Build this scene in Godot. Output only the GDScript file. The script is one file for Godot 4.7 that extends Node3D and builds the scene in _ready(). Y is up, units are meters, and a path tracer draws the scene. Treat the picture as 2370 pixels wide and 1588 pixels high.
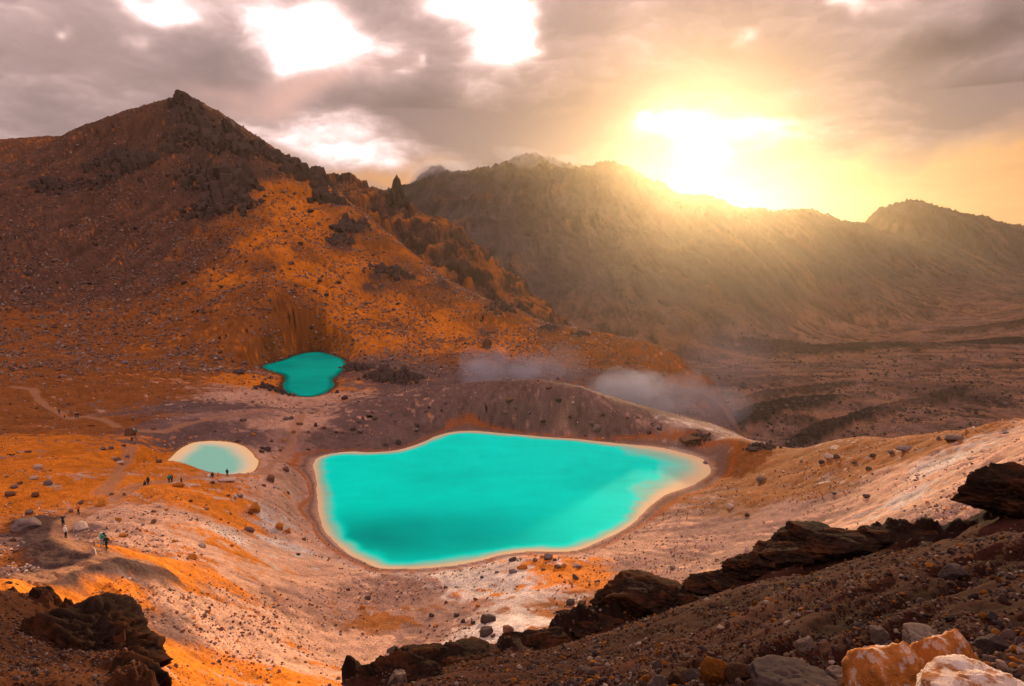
extends Node3D

# A volcanic basin: three crater lakes below a scoria mountain, a far ridge under a low sun, and walkers on the trail.
const QUALITY := 1.0
const DENSE := 1.0
var rng := RandomNumberGenerator.new()
var n_big := FastNoiseLite.new()
var n_mid := FastNoiseLite.new()
var n_fine := FastNoiseLite.new()
var n_ridge := FastNoiseLite.new()
var n_cell := FastNoiseLite.new()
var near_pts := PackedVector3Array()
var near_w := PackedFloat64Array()
var near_mean := 0.0
var lakes := []
var trail := {}
var grids := {}


func _ready() -> void:
	rng.seed = 71
	# ---- camera
	var cam := Camera3D.new()
	cam.name = "camera"
	cam.fov = 50.0
	cam.near = 0.1
	cam.far = 9000.0
	cam.position = Vector3(0, 60, 0)
	cam.rotation_degrees = Vector3(-7.59, 0, 0)
	add_child(cam)
	cam.current = true
	setup_noise()
	# ---- sky, air and exposure
	var we := WorldEnvironment.new()
	we.name = "world_environment"
	var env := Environment.new()
	env.background_mode = Environment.BG_SKY
	var sm := PanoramaSkyMaterial.new()
	sm.panorama = sky_picture()
	var sk := Sky.new()
	sk.sky_material = sm
	env.sky = sk
	env.tonemap_mode = Environment.TONE_MAPPER_LINEAR
	env.tonemap_exposure = 1.75
	env.volumetric_fog_enabled = true
	env.volumetric_fog_density = 0.000026
	env.volumetric_fog_albedo = Color(1.0, 0.92, 0.78)
	env.volumetric_fog_anisotropy = 0.87
	env.sdfgi_enabled = true
	env.ssao_enabled = true
	env.ssil_enabled = true
	we.environment = env
	add_child(we)
	# ---- the low sun behind the far ridge
	var sun := DirectionalLight3D.new()
	sun.name = "sun"
	sun.light_color = Color(1.0, 0.86, 0.66)
	sun.light_energy = 1.6
	sun.light_angular_distance = 2.0
	sun.shadow_enabled = true
	var sd := dir_of(13.90, 7.00)
	sun.look_at_from_position(Vector3.ZERO, -sd, Vector3.UP)
	add_child(sun)
	# ---- land and water
	build_ground()
	build_far_land()
	build_crags()
	build_near_slope()
	build_ledge()
	build_lakes()
	place_pinnacle()
	place_near_rocks()
	place_ledge_rocks()
	place_outcrops()
	place_boulders()
	place_people()
	scatter_stones()
	place_steam()


func setup_noise() -> void:
	n_big.seed = 3; n_big.frequency = 0.012; n_big.fractal_octaves = 4
	n_mid.seed = 11; n_mid.frequency = 0.07; n_mid.fractal_octaves = 4
	n_fine.seed = 23; n_fine.frequency = 0.4; n_fine.fractal_octaves = 3
	n_ridge.seed = 31; n_ridge.frequency = 0.03; n_ridge.fractal_octaves = 5
	n_ridge.fractal_type = FastNoiseLite.FRACTAL_RIDGED
	n_cell.seed = 41; n_cell.frequency = 0.11; n_cell.noise_type = FastNoiseLite.TYPE_CELLULAR
	n_cell.fractal_type = FastNoiseLite.FRACTAL_FBM
	n_cell.fractal_octaves = 3
	n_cell.cellular_return_type = FastNoiseLite.RETURN_DISTANCE


func tag(o: Node, label := "", category := "", group := "", kind := "") -> void:
	if label: o.set_meta("label", label)
	if category: o.set_meta("category", category)
	if group: o.set_meta("group", group)
	if kind: o.set_meta("kind", kind)


func dir_of(az: float, el: float) -> Vector3:
	var a := deg_to_rad(az)
	var e := deg_to_rad(el)
	return Vector3(sin(a) * cos(e), sin(e), -cos(a) * cos(e))


# ------------------------------------------------------------------ sky
var sky_blobs := [
	[-23.5, 15.7, 1.7, 0.9, 0, -0.72, 0.00],
	[-15.0, 14.5, 4.5, 2.2, 0, -0.91, 0.00],
	[-16.8, 12.7, 1.2, 0.9, 0, -0.70, 0.00],
	[-11.9, 15.7, 1.9, 1.4, 0, -0.47, 0.00],
	[-1.6, 16.0, 2.9, 2.4, 0, -0.86, 0.00],
	[0.3, 14.8, 1.8, 1.9, 0, -0.77, 0.00],
	[-4.5, 16.9, 2.3, 0.8, 0, -0.70, 0.00],
	[23.8, 15.8, 1.9, 0.5, 0, -0.70, 0.00],
	[-14.0, 7.6, 6.7, 2.0, 0, -0.42, 0.00],
	[-10.5, 7.4, 4.2, 1.4, 0, -0.26, 0.00],
	[-19.4, 8.0, 2.4, 1.2, 0, -0.23, 0.00],
	[-30.1, 13.2, 0.5, 0.4, 0, -0.53, 0.00],
	[-8.1, 13.5, 0.4, 0.7, 0, -0.47, 0.00],
	[1.0, 14.4, 0.8, 0.6, 0, -0.35, 0.00],
	[-25.5, 13.8, 0.8, 0.4, 0, -0.35, 0.00],
	[-16.9, 10.8, 4.9, 1.3, 1, 0.50, 0.30],
	[-12.0, 12.2, 3.8, 1.0, 1, 0.35, 0.40],
	[-21.6, 10.8, 1.7, 0.7, 1, 0.40, 0.00],
	[-16.7, 9.9, 3.7, 0.7, 1, 0.30, 0.20],
	[-29.4, 12.5, 5.2, 3.1, 1, 0.12, 0.00],
	[-21.2, 12.2, 3.5, 1.7, 0, 0.25, 0.00],
	[-29.4, 12.2, 3.1, 2.8, 0, 0.16, 0.00],
	[-7.5, 9.9, 4.2, 1.8, 0, 0.36, 0.00],
	[-5.3, 7.5, 3.6, 1.4, 0, 0.32, 0.00],
	[-6.2, 12.4, 3.6, 1.8, 0, 0.15, 0.00],
	[2.7, 7.8, 6.9, 1.6, 0, 0.34, 0.00],
	[5.9, 10.6, 4.8, 1.8, 0, 0.20, 0.00],
	[31.0, 13.6, 3.7, 1.5, 0, 0.34, 0.20],
	[32.7, 9.8, 3.6, 1.8, 0, 0.30, 0.15],
	[26.7, 11.7, 3.8, 1.3, 0, 0.16, 0.20],
	[5.9, 13.9, 3.8, 2.3, 0, 0.12, 0.00],
	[-31.2, 8.3, 5.1, 1.1, 0, 0.10, 0.00],
	[24.3, 6.6, 6.8, 1.2, 0, 0.16, 0.15],
	[32.2, 13.4, 3.8, 1.5, 3, 0.85, 0.20],
	[33.0, 9.4, 4.2, 1.9, 3, 0.80, 0.10],
	[27.9, 12.4, 3.9, 1.6, 3, 0.35, 0.15],
	[-7.2, 10.0, 4.6, 1.8, 3, 0.50, 0.00],
	[-0.7, 7.5, 7.3, 1.6, 3, 0.50, 0.00],
	[4.3, 10.9, 5.2, 2.4, 3, 0.30, 0.00],
	[-21.5, 12.2, 3.5, 1.7, 3, 0.25, 0.00],
	[13.9, 8.6, 3.5, 1.0, 0, -0.64, 0.05],
	[10.8, 9.3, 2.2, 0.6, 0, -0.53, 0.00],
	[13.7, 6.7, 1.3, 1.3, 0, -0.41, 0.00],
	[17.9, 8.8, 1.8, 0.7, 0, -0.53, 0.00],
	[16.8, 13.4, 1.2, 0.4, 0, -0.35, 0.00],
	[25.3, 3.3, 10.4, 2.2, 2, 1.00, 0.10],
	[32.2, 4.2, 5.8, 2.1, 2, 1.00, 0.05],
	[34.9, 2.5, 6.6, 2.3, 2, 1.00, 0.00],
	[29.8, 2.6, 7.0, 1.4, 2, 0.80, 0.00],
	[12.8, 3.9, 4.7, 1.3, 2, 0.40, 0.00],
	[18.7, 4.1, 3.2, 1.1, 2, 0.50, 0.10],
	[-12.8, 5.3, 6.5, 0.8, 2, 0.55, 0.00],
	[-9.0, 4.6, 2.6, 1.0, 2, 0.70, 0.00],
]
var sky_n1 := FastNoiseLite.new()
var sky_n2 := FastNoiseLite.new()
var sky_n3 := FastNoiseLite.new()
var ramp := Gradient.new()


func sky_layout(az: float, el: float) -> Color:
	# cover offset, pink share, warm share, darkness of the cloud
	var w := Vector2(sky_n3.get_noise_2d(az * 1.0, el * 1.6), sky_n3.get_noise_2d(az + 300.0, el * 1.6)) * 2.6
	var x := az + w.x
	var y := el + w.y * 0.6
	var r := Color(0, 0, 0, 0)
	for b in sky_blobs:
		var dx: float = (x - b[0]) / b[2]
		var dy: float = (y - b[1] - b[6] * (x - b[0])) / b[3]
		var d := dx * dx + dy * dy
		if d < 9.0:
			var g := exp(-d)
			match int(b[4]):
				0: r.r += b[5] * g
				1: r.g += b[5] * g
				2: r.b += b[5] * g
				3: r.a += b[5] * g
	return r


func sky_color(d: Vector3, az: float, el: float, lay: Color, sun: Vector3) -> Color:
	var k := 1.0 / (maxf(d.y, 0.0) + 0.16)
	var q := Vector2(d.x, d.z) * k
	var f1 := sky_n1.get_noise_2d(q.x, q.y)
	var f2 := sky_n2.get_noise_2d(q.x, q.y + f1 * 0.35)
	var off := clampf(maxf(absf(az) - 36.0, el - 31.0) / 12.0, 0.0, 1.0)
	var f3 := sky_n2.get_noise_2d(q.x * 3.1 + 40.0, q.y * 3.1 + f2)
	var t := 0.73 + lay.r + (0.34 + 0.12 * off) * f1 + 0.28 * f2 + 0.11 * f3
	if t > 0.7:
		t = 0.7 + 0.3 * (1.0 - exp(-(t - 0.7) / 0.3))
	t = clampf(t, 0.0, 1.0)
	var c := ramp.sample(t)
	var L := Vector3(c.r, c.g, c.b) * 2.0
	L *= 1.0 - 0.5 * clampf(lay.a, -0.6, 0.9)
	var cosa := clampf(d.dot(sun), -1.0, 1.0)
	var ang := rad_to_deg(acos(cosa))
	# pink light on cloud edges, warmth toward the sun
	L = L.lerp(Vector3(0.80, 0.50, 0.42), clampf(lay.g, 0.0, 0.85))
	var warm := exp(-pow(ang / 15.0, 2.0)) * 0.6
	L *= Vector3(1.0, 1.0, 1.0).lerp(Vector3(0.92, 0.76, 0.56), warm)
	# clear band near the horizon, gold under the sun and orange farther right
	var low := clampf(lay.b, 0.0, 1.0)
	var gold := Vector3(0.92, 0.68, 0.34).lerp(Vector3(0.80, 0.40, 0.17), clampf((ang - 6.0) / 18.0, 0.0, 1.0))
	gold *= 1.0 + 0.10 * f2
	L = L.lerp(gold, low)
	var up := clampf(d.y, 0.0, 1.0)
	L *= 0.53 * (1.0 + 1.8 * up * up * (3.0 - 2.0 * up))
	# the sun's own glow through thin cloud
	L += Vector3(2.0, 1.75, 1.3) * exp(-pow(ang / 1.1, 2.0)) + Vector3(0.05, 0.036, 0.014) * exp(-pow(ang / 7.0, 2.0))
	return Color(L.x * 1.03, L.y * 0.965, L.z * 0.96)


func sky_picture() -> ImageTexture:
	sky_n1.seed = 5; sky_n1.frequency = 0.9; sky_n1.fractal_octaves = 5; sky_n1.fractal_gain = 0.52
	sky_n2.seed = 17; sky_n2.frequency = 2.6; sky_n2.fractal_octaves = 5; sky_n2.fractal_gain = 0.55
	sky_n3.seed = 29; sky_n3.frequency = 0.09; sky_n3.fractal_octaves = 4
	ramp.offsets = PackedFloat32Array([0.0, 0.20, 0.34, 0.47, 0.62, 0.80, 1.0])
	ramp.colors = PackedColorArray([Color(0.95, 0.89, 0.86), Color(0.61, 0.535, 0.52), Color(0.48, 0.375, 0.36), Color(0.350, 0.262, 0.248), Color(0.255, 0.190, 0.180), Color(0.195, 0.146, 0.140), Color(0.142, 0.108, 0.104)])
	var sun := dir_of(13.90, 7.00)
	var W := 4096
	var H := 2048
	var coarse := Image.create_empty(512, 256, false, Image.FORMAT_RGBF)
	for j in 256:
		var el := 90.0 - (j + 0.5) / 256.0 * 180.0
		if el < -4.0:
			continue
		for i in 512:
			var az := (i + 0.5) / 512.0 * 360.0 - 180.0
			coarse.set_pixel(i, j, sky_color(dir_of(az, el), az, el, sky_layout(az, el), sun))
	coarse.resize(W, H, Image.INTERPOLATE_CUBIC)
	# the part in view at full detail
	var az0 := -42.0
	var el1 := 37.0
	var px := W / 360.0
	var nw := int(84.0 * px)
	var nh := int(40.0 * px)
	var lw := nw / 5
	var lh := nh / 5
	var lay := Image.create_empty(lw, lh, false, Image.FORMAT_RGBAF)
	for j in lh:
		for i in lw:
			lay.set_pixel(i, j, sky_layout(az0 + (i + 0.5) / lw * 84.0, el1 - (j + 0.5) / lh * 40.0))
	lay.resize(nw, nh, Image.INTERPOLATE_CUBIC)
	var x0 := int(W / 2.0 + az0 * px)
	var y0 := int(H / 2.0 - el1 * px)
	for j in nh:
		var el := 90.0 - (y0 + j + 0.5) / H * 180.0
		for i in nw:
			var az := (x0 + i + 0.5) / W * 360.0 - 180.0
			var c := sky_color(dir_of(az, el), az, el, lay.get_pixel(i, j), sun)
			var e := minf(minf(i, nw - 1 - i), j) / 40.0
			if e < 1.0:
				c = coarse.get_pixel(x0 + i, y0 + j).lerp(c, e)
			coarse.set_pixel(x0 + i, y0 + j, c)
	# straight ahead (-z) lies at the left edge of a panorama
	var out := Image.create_empty(W, H, false, Image.FORMAT_RGBF)
	out.blit_rect(coarse, Rect2i(W / 2, 0, W / 2, H), Vector2i.ZERO)
	out.blit_rect(coarse, Rect2i(0, 0, W / 2, H), Vector2i(W / 2, 0))
	return ImageTexture.create_from_image(out)


# ------------------------------------------------------------------ height fields
func rbf_solve(pts: PackedVector3Array, c: float) -> Array:
	var n := pts.size()
	var mean := 0.0
	for p in pts:
		mean += p.y / n
	var m := []
	for i in n:
		var row := PackedFloat64Array()
		row.resize(n + 1)
		for j in n:
			var dx := pts[i].x - pts[j].x
			var dz := pts[i].z - pts[j].z
			row[j] = sqrt(dx * dx + dz * dz + c * c)
		row[n] = pts[i].y - mean
		m.append(row)
	for k in n:
		var best := k
		for i in range(k + 1, n):
			if absf(m[i][k]) > absf(m[best][k]):
				best = i
		var t = m[k]; m[k] = m[best]; m[best] = t
		var rk: PackedFloat64Array = m[k]
		for i in range(k + 1, n):
			var ri: PackedFloat64Array = m[i]
			var f: float = ri[k] / rk[k]
			if f != 0.0:
				for j in range(k, n + 1):
					ri[j] -= f * rk[j]
				m[i] = ri
	var w := PackedFloat64Array()
	w.resize(n)
	for k in range(n - 1, -1, -1):
		var s: float = m[k][n]
		for j in range(k + 1, n):
			s -= m[k][j] * w[j]
		w[k] = s / m[k][k]
	return [w, mean]


func fan_xz(g: Dictionary, fi: float, fj: float) -> Vector2:
	var az: float = deg_to_rad(lerpf(g.az0, g.az1, fi))
	var r: float = g.r0 * pow(g.r1 / g.r0, fj)
	return Vector2(sin(az) * r, -cos(az) * r)


# heights and soil shares on a coarse net, smoothly refined
func coarse_fields(g: Dictionary, pts: PackedVector3Array, c: float, soils: Array, step: int) -> Array:
	var sol := rbf_solve(pts, c)
	var w: PackedFloat64Array = sol[0]
	var mean: float = sol[1]
	g.pts = pts; g.w = w; g.mean = mean; g.c = c
	var cw: int = g.cols / step
	var ch: int = g.rows / step
	var n := pts.size()
	var pics := []
	var nb := (soils.size() + 1 + 3) / 4
	for k in nb:
		pics.append(PackedFloat32Array())
		pics[k].resize(cw * ch * 4)
	var buf := PackedFloat32Array()
	buf.resize(nb * 4)
	var c2 := c * c
	for j in ch:
		for i in cw:
			var p := fan_xz(g, (i + 0.5) / cw, (j + 0.5) / ch)
			var h := mean
			for k in n:
				var q := pts[k]
				var dx := p.x - q.x
				var dz := p.y - q.z
				h += w[k] * sqrt(dx * dx + dz * dz + c2)
			buf[0] = h
			var total := 1e-12
			for s in soils.size():
				var spots: PackedVector2Array = soils[s]
				var sum := 0.0
				for q in spots:
					var d := p.distance_squared_to(q) + 4.0
					sum += 1.0 / (d * d)
				buf[s + 1] = sum
				total += sum
			for s in soils.size():
				buf[s + 1] /= total
			var at := (j * cw + i) * 4
			for k in nb:
				for e in 4:
					pics[k][at + e] = buf[k * 4 + e]
	var out := []
	for k in nb:
		var im := Image.create_from_data(cw, ch, false, Image.FORMAT_RGBAF, pics[k].to_byte_array())
		im.resize(g.cols, g.rows, Image.INTERPOLATE_CUBIC)
		# the resampler is not exact at the border: repeat the first sound row and column
		for e in step:
			im.blit_rect(im, Rect2i(0, step, g.cols, 1), Vector2i(0, e))
			im.blit_rect(im, Rect2i(0, g.rows - step - 1, g.cols, 1), Vector2i(0, g.rows - 1 - e))
		for e in step:
			im.blit_rect(im, Rect2i(step, 0, 1, g.rows), Vector2i(e, 0))
			im.blit_rect(im, Rect2i(g.cols - step - 1, 0, 1, g.rows), Vector2i(g.cols - 1 - e, 0))
		out.append(im.get_data().to_float32_array())
	return out


func fan_mesh(g: Dictionary, pos: PackedVector3Array, col: PackedColorArray, parts := 1, mask := PackedByteArray()) -> Array:
	var cols: int = g.cols
	var rows: int = g.rows
	var nor := PackedVector3Array()
	nor.resize(pos.size())
	for j in rows:
		var ju := mini(j + 1, rows - 1) * cols
		var jd := maxi(j - 1, 0) * cols
		for i in cols:
			var a := pos[j * cols + mini(i + 1, cols - 1)] - pos[j * cols + maxi(i - 1, 0)]
			var b := pos[ju + i] - pos[jd + i]
			nor[j * cols + i] = a.cross(b).normalized()
	var out := []
	for part in parts:
		var to := PackedInt32Array()
		to.resize(pos.size())
		to.fill(-1)
		var p2 := PackedVector3Array()
		var n2 := PackedVector3Array()
		var c2 := PackedColorArray()
		var idx := PackedInt32Array()
		for j in rows - 1:
			for i in cols - 1:
				var o := j * cols + i
				if mask.size() and mask[o] != part:
					continue
				for e in 4:
					var q := o + (e & 1) + (e >> 1) * cols
					if to[q] < 0:
						to[q] = p2.size()
						p2.append(pos[q])
						n2.append(nor[q])
						c2.append(col[q])
				var v00 := to[o]
				var v10 := to[o + 1]
				var v01 := to[o + cols]
				idx.append(v00); idx.append(v01); idx.append(v10)
				idx.append(v10); idx.append(v01); idx.append(to[o + cols + 1])
		var arr := []
		arr.resize(Mesh.ARRAY_MAX)
		arr[Mesh.ARRAY_VERTEX] = p2
		arr[Mesh.ARRAY_NORMAL] = n2
		arr[Mesh.ARRAY_COLOR] = c2
		arr[Mesh.ARRAY_INDEX] = idx
		var m := ArrayMesh.new()
		m.add_surface_from_arrays(Mesh.PRIMITIVE_TRIANGLES, arr)
		out.append(m)
	return out


func structure(called: String, m: Mesh, mat: Material) -> MeshInstance3D:
	var o := MeshInstance3D.new()
	o.name = called
	o.mesh = m
	o.material_override = mat
	o.set_meta("kind", "structure")
	add_child(o, true)
	return o


# grain multiplied over the soil colours, and fine relief
func soil_material(scale: float, rough: float, relief: float) -> StandardMaterial3D:
	var m := StandardMaterial3D.new()
	m.vertex_color_use_as_albedo = true
	m.roughness = rough
	m.metallic_specular = 0.08
	m.uv1_triplanar = true
	m.uv1_world_triplanar = true
	m.uv1_scale = Vector3.ONE * scale
	m.albedo_texture = grain_texture()
	m.heightmap_enabled = true
	m.heightmap_texture = relief_texture()
	m.heightmap_scale = relief
	return m


var grain_tex: ImageTexture
var relief_tex: ImageTexture
func grain_texture() -> ImageTexture:
	if grain_tex == null:
		var n := FastNoiseLite.new()
		n.seed = 77; n.frequency = 0.05; n.fractal_octaves = 5; n.fractal_gain = 0.75
		var im := n.get_seamless_image(1024, 1024)
		im.convert(Image.FORMAT_RGB8)
		for y in 1024:
			for x in 1024:
				var v := im.get_pixel(x, y).r
				v = clampf(0.80 + (v - 0.5) * 0.75, 0.0, 1.0)
				im.set_pixel(x, y, Color(v, v, v))
		grain_tex = ImageTexture.create_from_image(im)
	return grain_tex
func relief_texture() -> ImageTexture:
	if relief_tex == null:
		var n := FastNoiseLite.new()
		n.seed = 78; n.frequency = 0.04; n.fractal_octaves = 5; n.fractal_gain = 0.65
		var im := n.get_seamless_image(1024, 1024)
		im.convert(Image.FORMAT_RGB8)
		relief_tex = ImageTexture.create_from_image(im)
	return relief_tex


# ------------------------------------------------------------------ lakes
func lake_setup(called: String, level: float, outline: PackedVector2Array) -> Dictionary:
	# rounded outline
	var c := Curve2D.new()
	var n := outline.size()
	for i in n:
		var t := (outline[(i + 1) % n] - outline[(i + n - 1) % n]) / 6.0
		c.add_point(outline[i], -t, t)
	var t0 := (outline[1] - outline[n - 1]) / 6.0
	c.add_point(outline[0], -t0, t0)
	var pts := c.tessellate(2, 4.0)
	var lo := pts[0]
	var hi := pts[0]
	for p in pts:
		lo = lo.min(p)
		hi = hi.max(p)
	lo -= Vector2.ONE * 16.0
	hi += Vector2.ONE * 16.0
	var nx := int(hi.x - lo.x) + 2
	var nz := int(hi.y - lo.y) + 2
	var sd := PackedFloat32Array()
	sd.resize(nx * nz)
	for j in nz:
		for i in nx:
			var p := lo + Vector2(i, j)
			var best := 1e9
			for k in pts.size() - 1:
				best = minf(best, p.distance_squared_to(Geometry2D.get_closest_point_to_segment(p, pts[k], pts[k + 1])))
			sd[j * nx + i] = sqrt(best) * (-1.0 if Geometry2D.is_point_in_polygon(p, pts) else 1.0)
	var d := {"name": called, "level": level, "lo": lo, "hi": hi, "nx": nx, "nz": nz, "sd": sd}
	lakes.append(d)
	return d


func lake_distance(d: Dictionary, x: float, z: float) -> float:
	var lo: Vector2 = d.lo
	var fx := x - lo.x
	var fz := z - lo.y
	var nx: int = d.nx
	if fx < 0.0 or fz < 0.0 or fx >= nx - 1.0 or fz >= d.nz - 1.0:
		return 1e6
	var i := int(fx)
	var j := int(fz)
	fx -= i
	fz -= j
	var s: PackedFloat32Array = d.sd
	var o := j * nx + i
	return lerpf(lerpf(s[o], s[o + 1], fx), lerpf(s[o + nx], s[o + nx + 1], fx), fz)


func build_lakes() -> void:
	for d in lakes:
		var lo: Vector2 = d.lo + Vector2.ONE * 13.0
		var hi: Vector2 = d.hi - Vector2.ONE * 13.0
		var step := 0.8
		var nx := int((hi.x - lo.x) / step)
		var nz := int((hi.y - lo.y) / step)
		var st := SurfaceTool.new()
		st.begin(Mesh.PRIMITIVE_TRIANGLES)
		var index := {}
		var count := 0
		for j in nz:
			for i in nx:
				var p := lo + Vector2(i, j) * step
				if lake_distance(d, p.x, p.y) > 2.2:
					continue
				st.set_normal(Vector3.UP)
				st.set_color(water_color(d, p))
				st.add_vertex(Vector3(p.x, d.level, p.y))
				index[Vector2i(i, j)] = count
				count += 1
		for k in index:
			var b = index.get(k + Vector2i(1, 0), -1)
			var c = index.get(k + Vector2i(0, 1), -1)
			var e = index.get(k + Vector2i(1, 1), -1)
			if b >= 0 and c >= 0 and e >= 0:
				for v in [index[k], b, c, b, e, c]:
					st.add_index(v)
		var m := StandardMaterial3D.new()
		m.vertex_color_use_as_albedo = true
		m.roughness = 0.6
		m.metallic_specular = 0.02
		structure(d.name, st.commit(), m)


func water_color(d: Dictionary, p: Vector2) -> Color:
	var s := -lake_distance(d, p.x, p.y)
	var nz := n_mid.get_noise_2d(p.x * 1.2, p.y * 1.2)
	var nb := n_big.get_noise_2d(p.x * 1.3 + 50.0, p.y * 1.3)
	if d.name == "big_emerald_lake":
		var reach := 2.6 + 1.4 * nz
		# the shelf at the right-hand end is wide and shallow
		var shelf := smoothstep(22.6, 46.6, p.x + nz * 7.0 + nb * 6.0 + n_fine.get_noise_2d(p.x, p.y) * 3.0)
		reach += 8.0 * shelf
		var cream := Color(0.72, 0.53, 0.31)
		var pale := Color(0.27, 0.58, 0.46)
		var teal := Color(0.0, 0.87, 0.74)
		var dark_teal := Color(0.0, 0.29, 0.27)
		var u := s / reach
		var c := cream.lerp(pale, smoothstep(0.08, 0.70, u)).lerp(teal, smoothstep(0.55 - 0.1 * shelf, 1.3 + 0.5 * shelf, u))
		var dp := Vector2(-21.8, -146.4)
		var q := (p - dp) / Vector2(28.0, 13.0)
		c = c.lerp(dark_teal, clampf(exp(-q.length_squared()) * 0.95, 0.0, 1.0) * smoothstep(0.8, 2.0, u))  # darker teal oval toward the near left shore
		c = c.lerp(Color(0.0, 0.66, 0.56), clampf(nb * 0.8 + nz * 0.15, 0.0, 0.5) * smoothstep(1.0, 2.0, u))
		# faint drifts of suspended sulphur
		var drift := n_mid.get_noise_2d(p.x * 0.35 + nb * 6.0, p.y * 0.9) * 0.06 + n_fine.get_noise_2d(p.x * 0.25, p.y * 0.6) * 0.04
		c = c * (1.0 + drift)
		return c
	if d.name == "pale_crater_lake":
		var cream := Color(0.86, 0.68, 0.38)
		var pale := Color(0.72, 0.70, 0.50)
		var mint := Color(0.26, 0.68, 0.56)
		var u := s + nz * 0.7
		return cream.lerp(pale, smoothstep(0.9, 3.4, u)).lerp(mint, smoothstep(2.0, 6.5, u))
	var rim := Color(0.0, 0.14, 0.10)
	var mid := Color(0.0, 0.42, 0.35)
	return rim.lerp(mid, smoothstep(0.6, 3.2, s + nz)).lerp(Color(0.0, 0.30, 0.26), clampf(0.4 - nb * 1.6, 0.0, 1.0))


# ------------------------------------------------------------------ trails
func trail_setup(lines: Array, banks: Array, lo: Vector2, hi: Vector2) -> void:
	var nx := int(hi.x - lo.x)
	var nz := int(hi.y - lo.y)
	var sd := PackedFloat32Array()
	sd.resize(nx * nz)
	sd.fill(99.0)
	for line: PackedVector2Array in lines:
		for k in line.size() - 1:
			var a := line[k]
			var b := line[k + 1]
			var l := (a.min(b) - lo - Vector2.ONE * 6.0).floor()
			var h := (a.max(b) - lo + Vector2.ONE * 6.0).ceil()
			for j in range(maxi(0, int(l.y)), mini(nz, int(h.y))):
				for i in range(maxi(0, int(l.x)), mini(nx, int(h.x))):
					var p := lo + Vector2(i, j)
					sd[j * nx + i] = minf(sd[j * nx + i], p.distance_to(Geometry2D.get_closest_point_to_segment(p, a, b)))
	var bd := PackedFloat32Array()
	bd.resize(nx * nz)
	bd.fill(99.0)
	for line: PackedVector2Array in banks:
		for k in line.size() - 1:
			var l := (line[k].min(line[k + 1]) - lo - Vector2.ONE * 6.0).floor()
			var h := (line[k].max(line[k + 1]) - lo + Vector2.ONE * 6.0).ceil()
			for j in range(maxi(0, int(l.y)), mini(nz, int(h.y))):
				for i in range(maxi(0, int(l.x)), mini(nx, int(h.x))):
					var p := lo + Vector2(i, j)
					bd[j * nx + i] = minf(bd[j * nx + i], p.distance_to(Geometry2D.get_closest_point_to_segment(p, line[k], line[k + 1])))
	trail = {"lo": lo, "nx": nx, "nz": nz, "sd": sd, "bank": bd}


func trail_gap(x: float, z: float) -> float:
	var i := int(x - trail.lo.x)
	var j := int(z - trail.lo.y)
	if i < 0 or j < 0 or i >= trail.nx or j >= trail.nz:
		return 99.0
	return minf(trail.sd[j * trail.nx + i] * 1.5, trail.bank[j * trail.nx + i])


# ------------------------------------------------------------------ the ground with the mountain
const ORANGE := Color(0.78, 0.240, 0.030)
const AMBER := Color(0.33, 0.116, 0.036)
const SCORIA := Color(0.150, 0.078, 0.058)
const PINK := Color(0.68, 0.385, 0.270)
const WHITE_CRUST := Color(0.74, 0.60, 0.55)
const MAUVE := Color(0.40, 0.225, 0.180)
const GRAVEL := Color(0.20, 0.122, 0.112)
const LAVA := Color(0.050, 0.034, 0.028)


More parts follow.
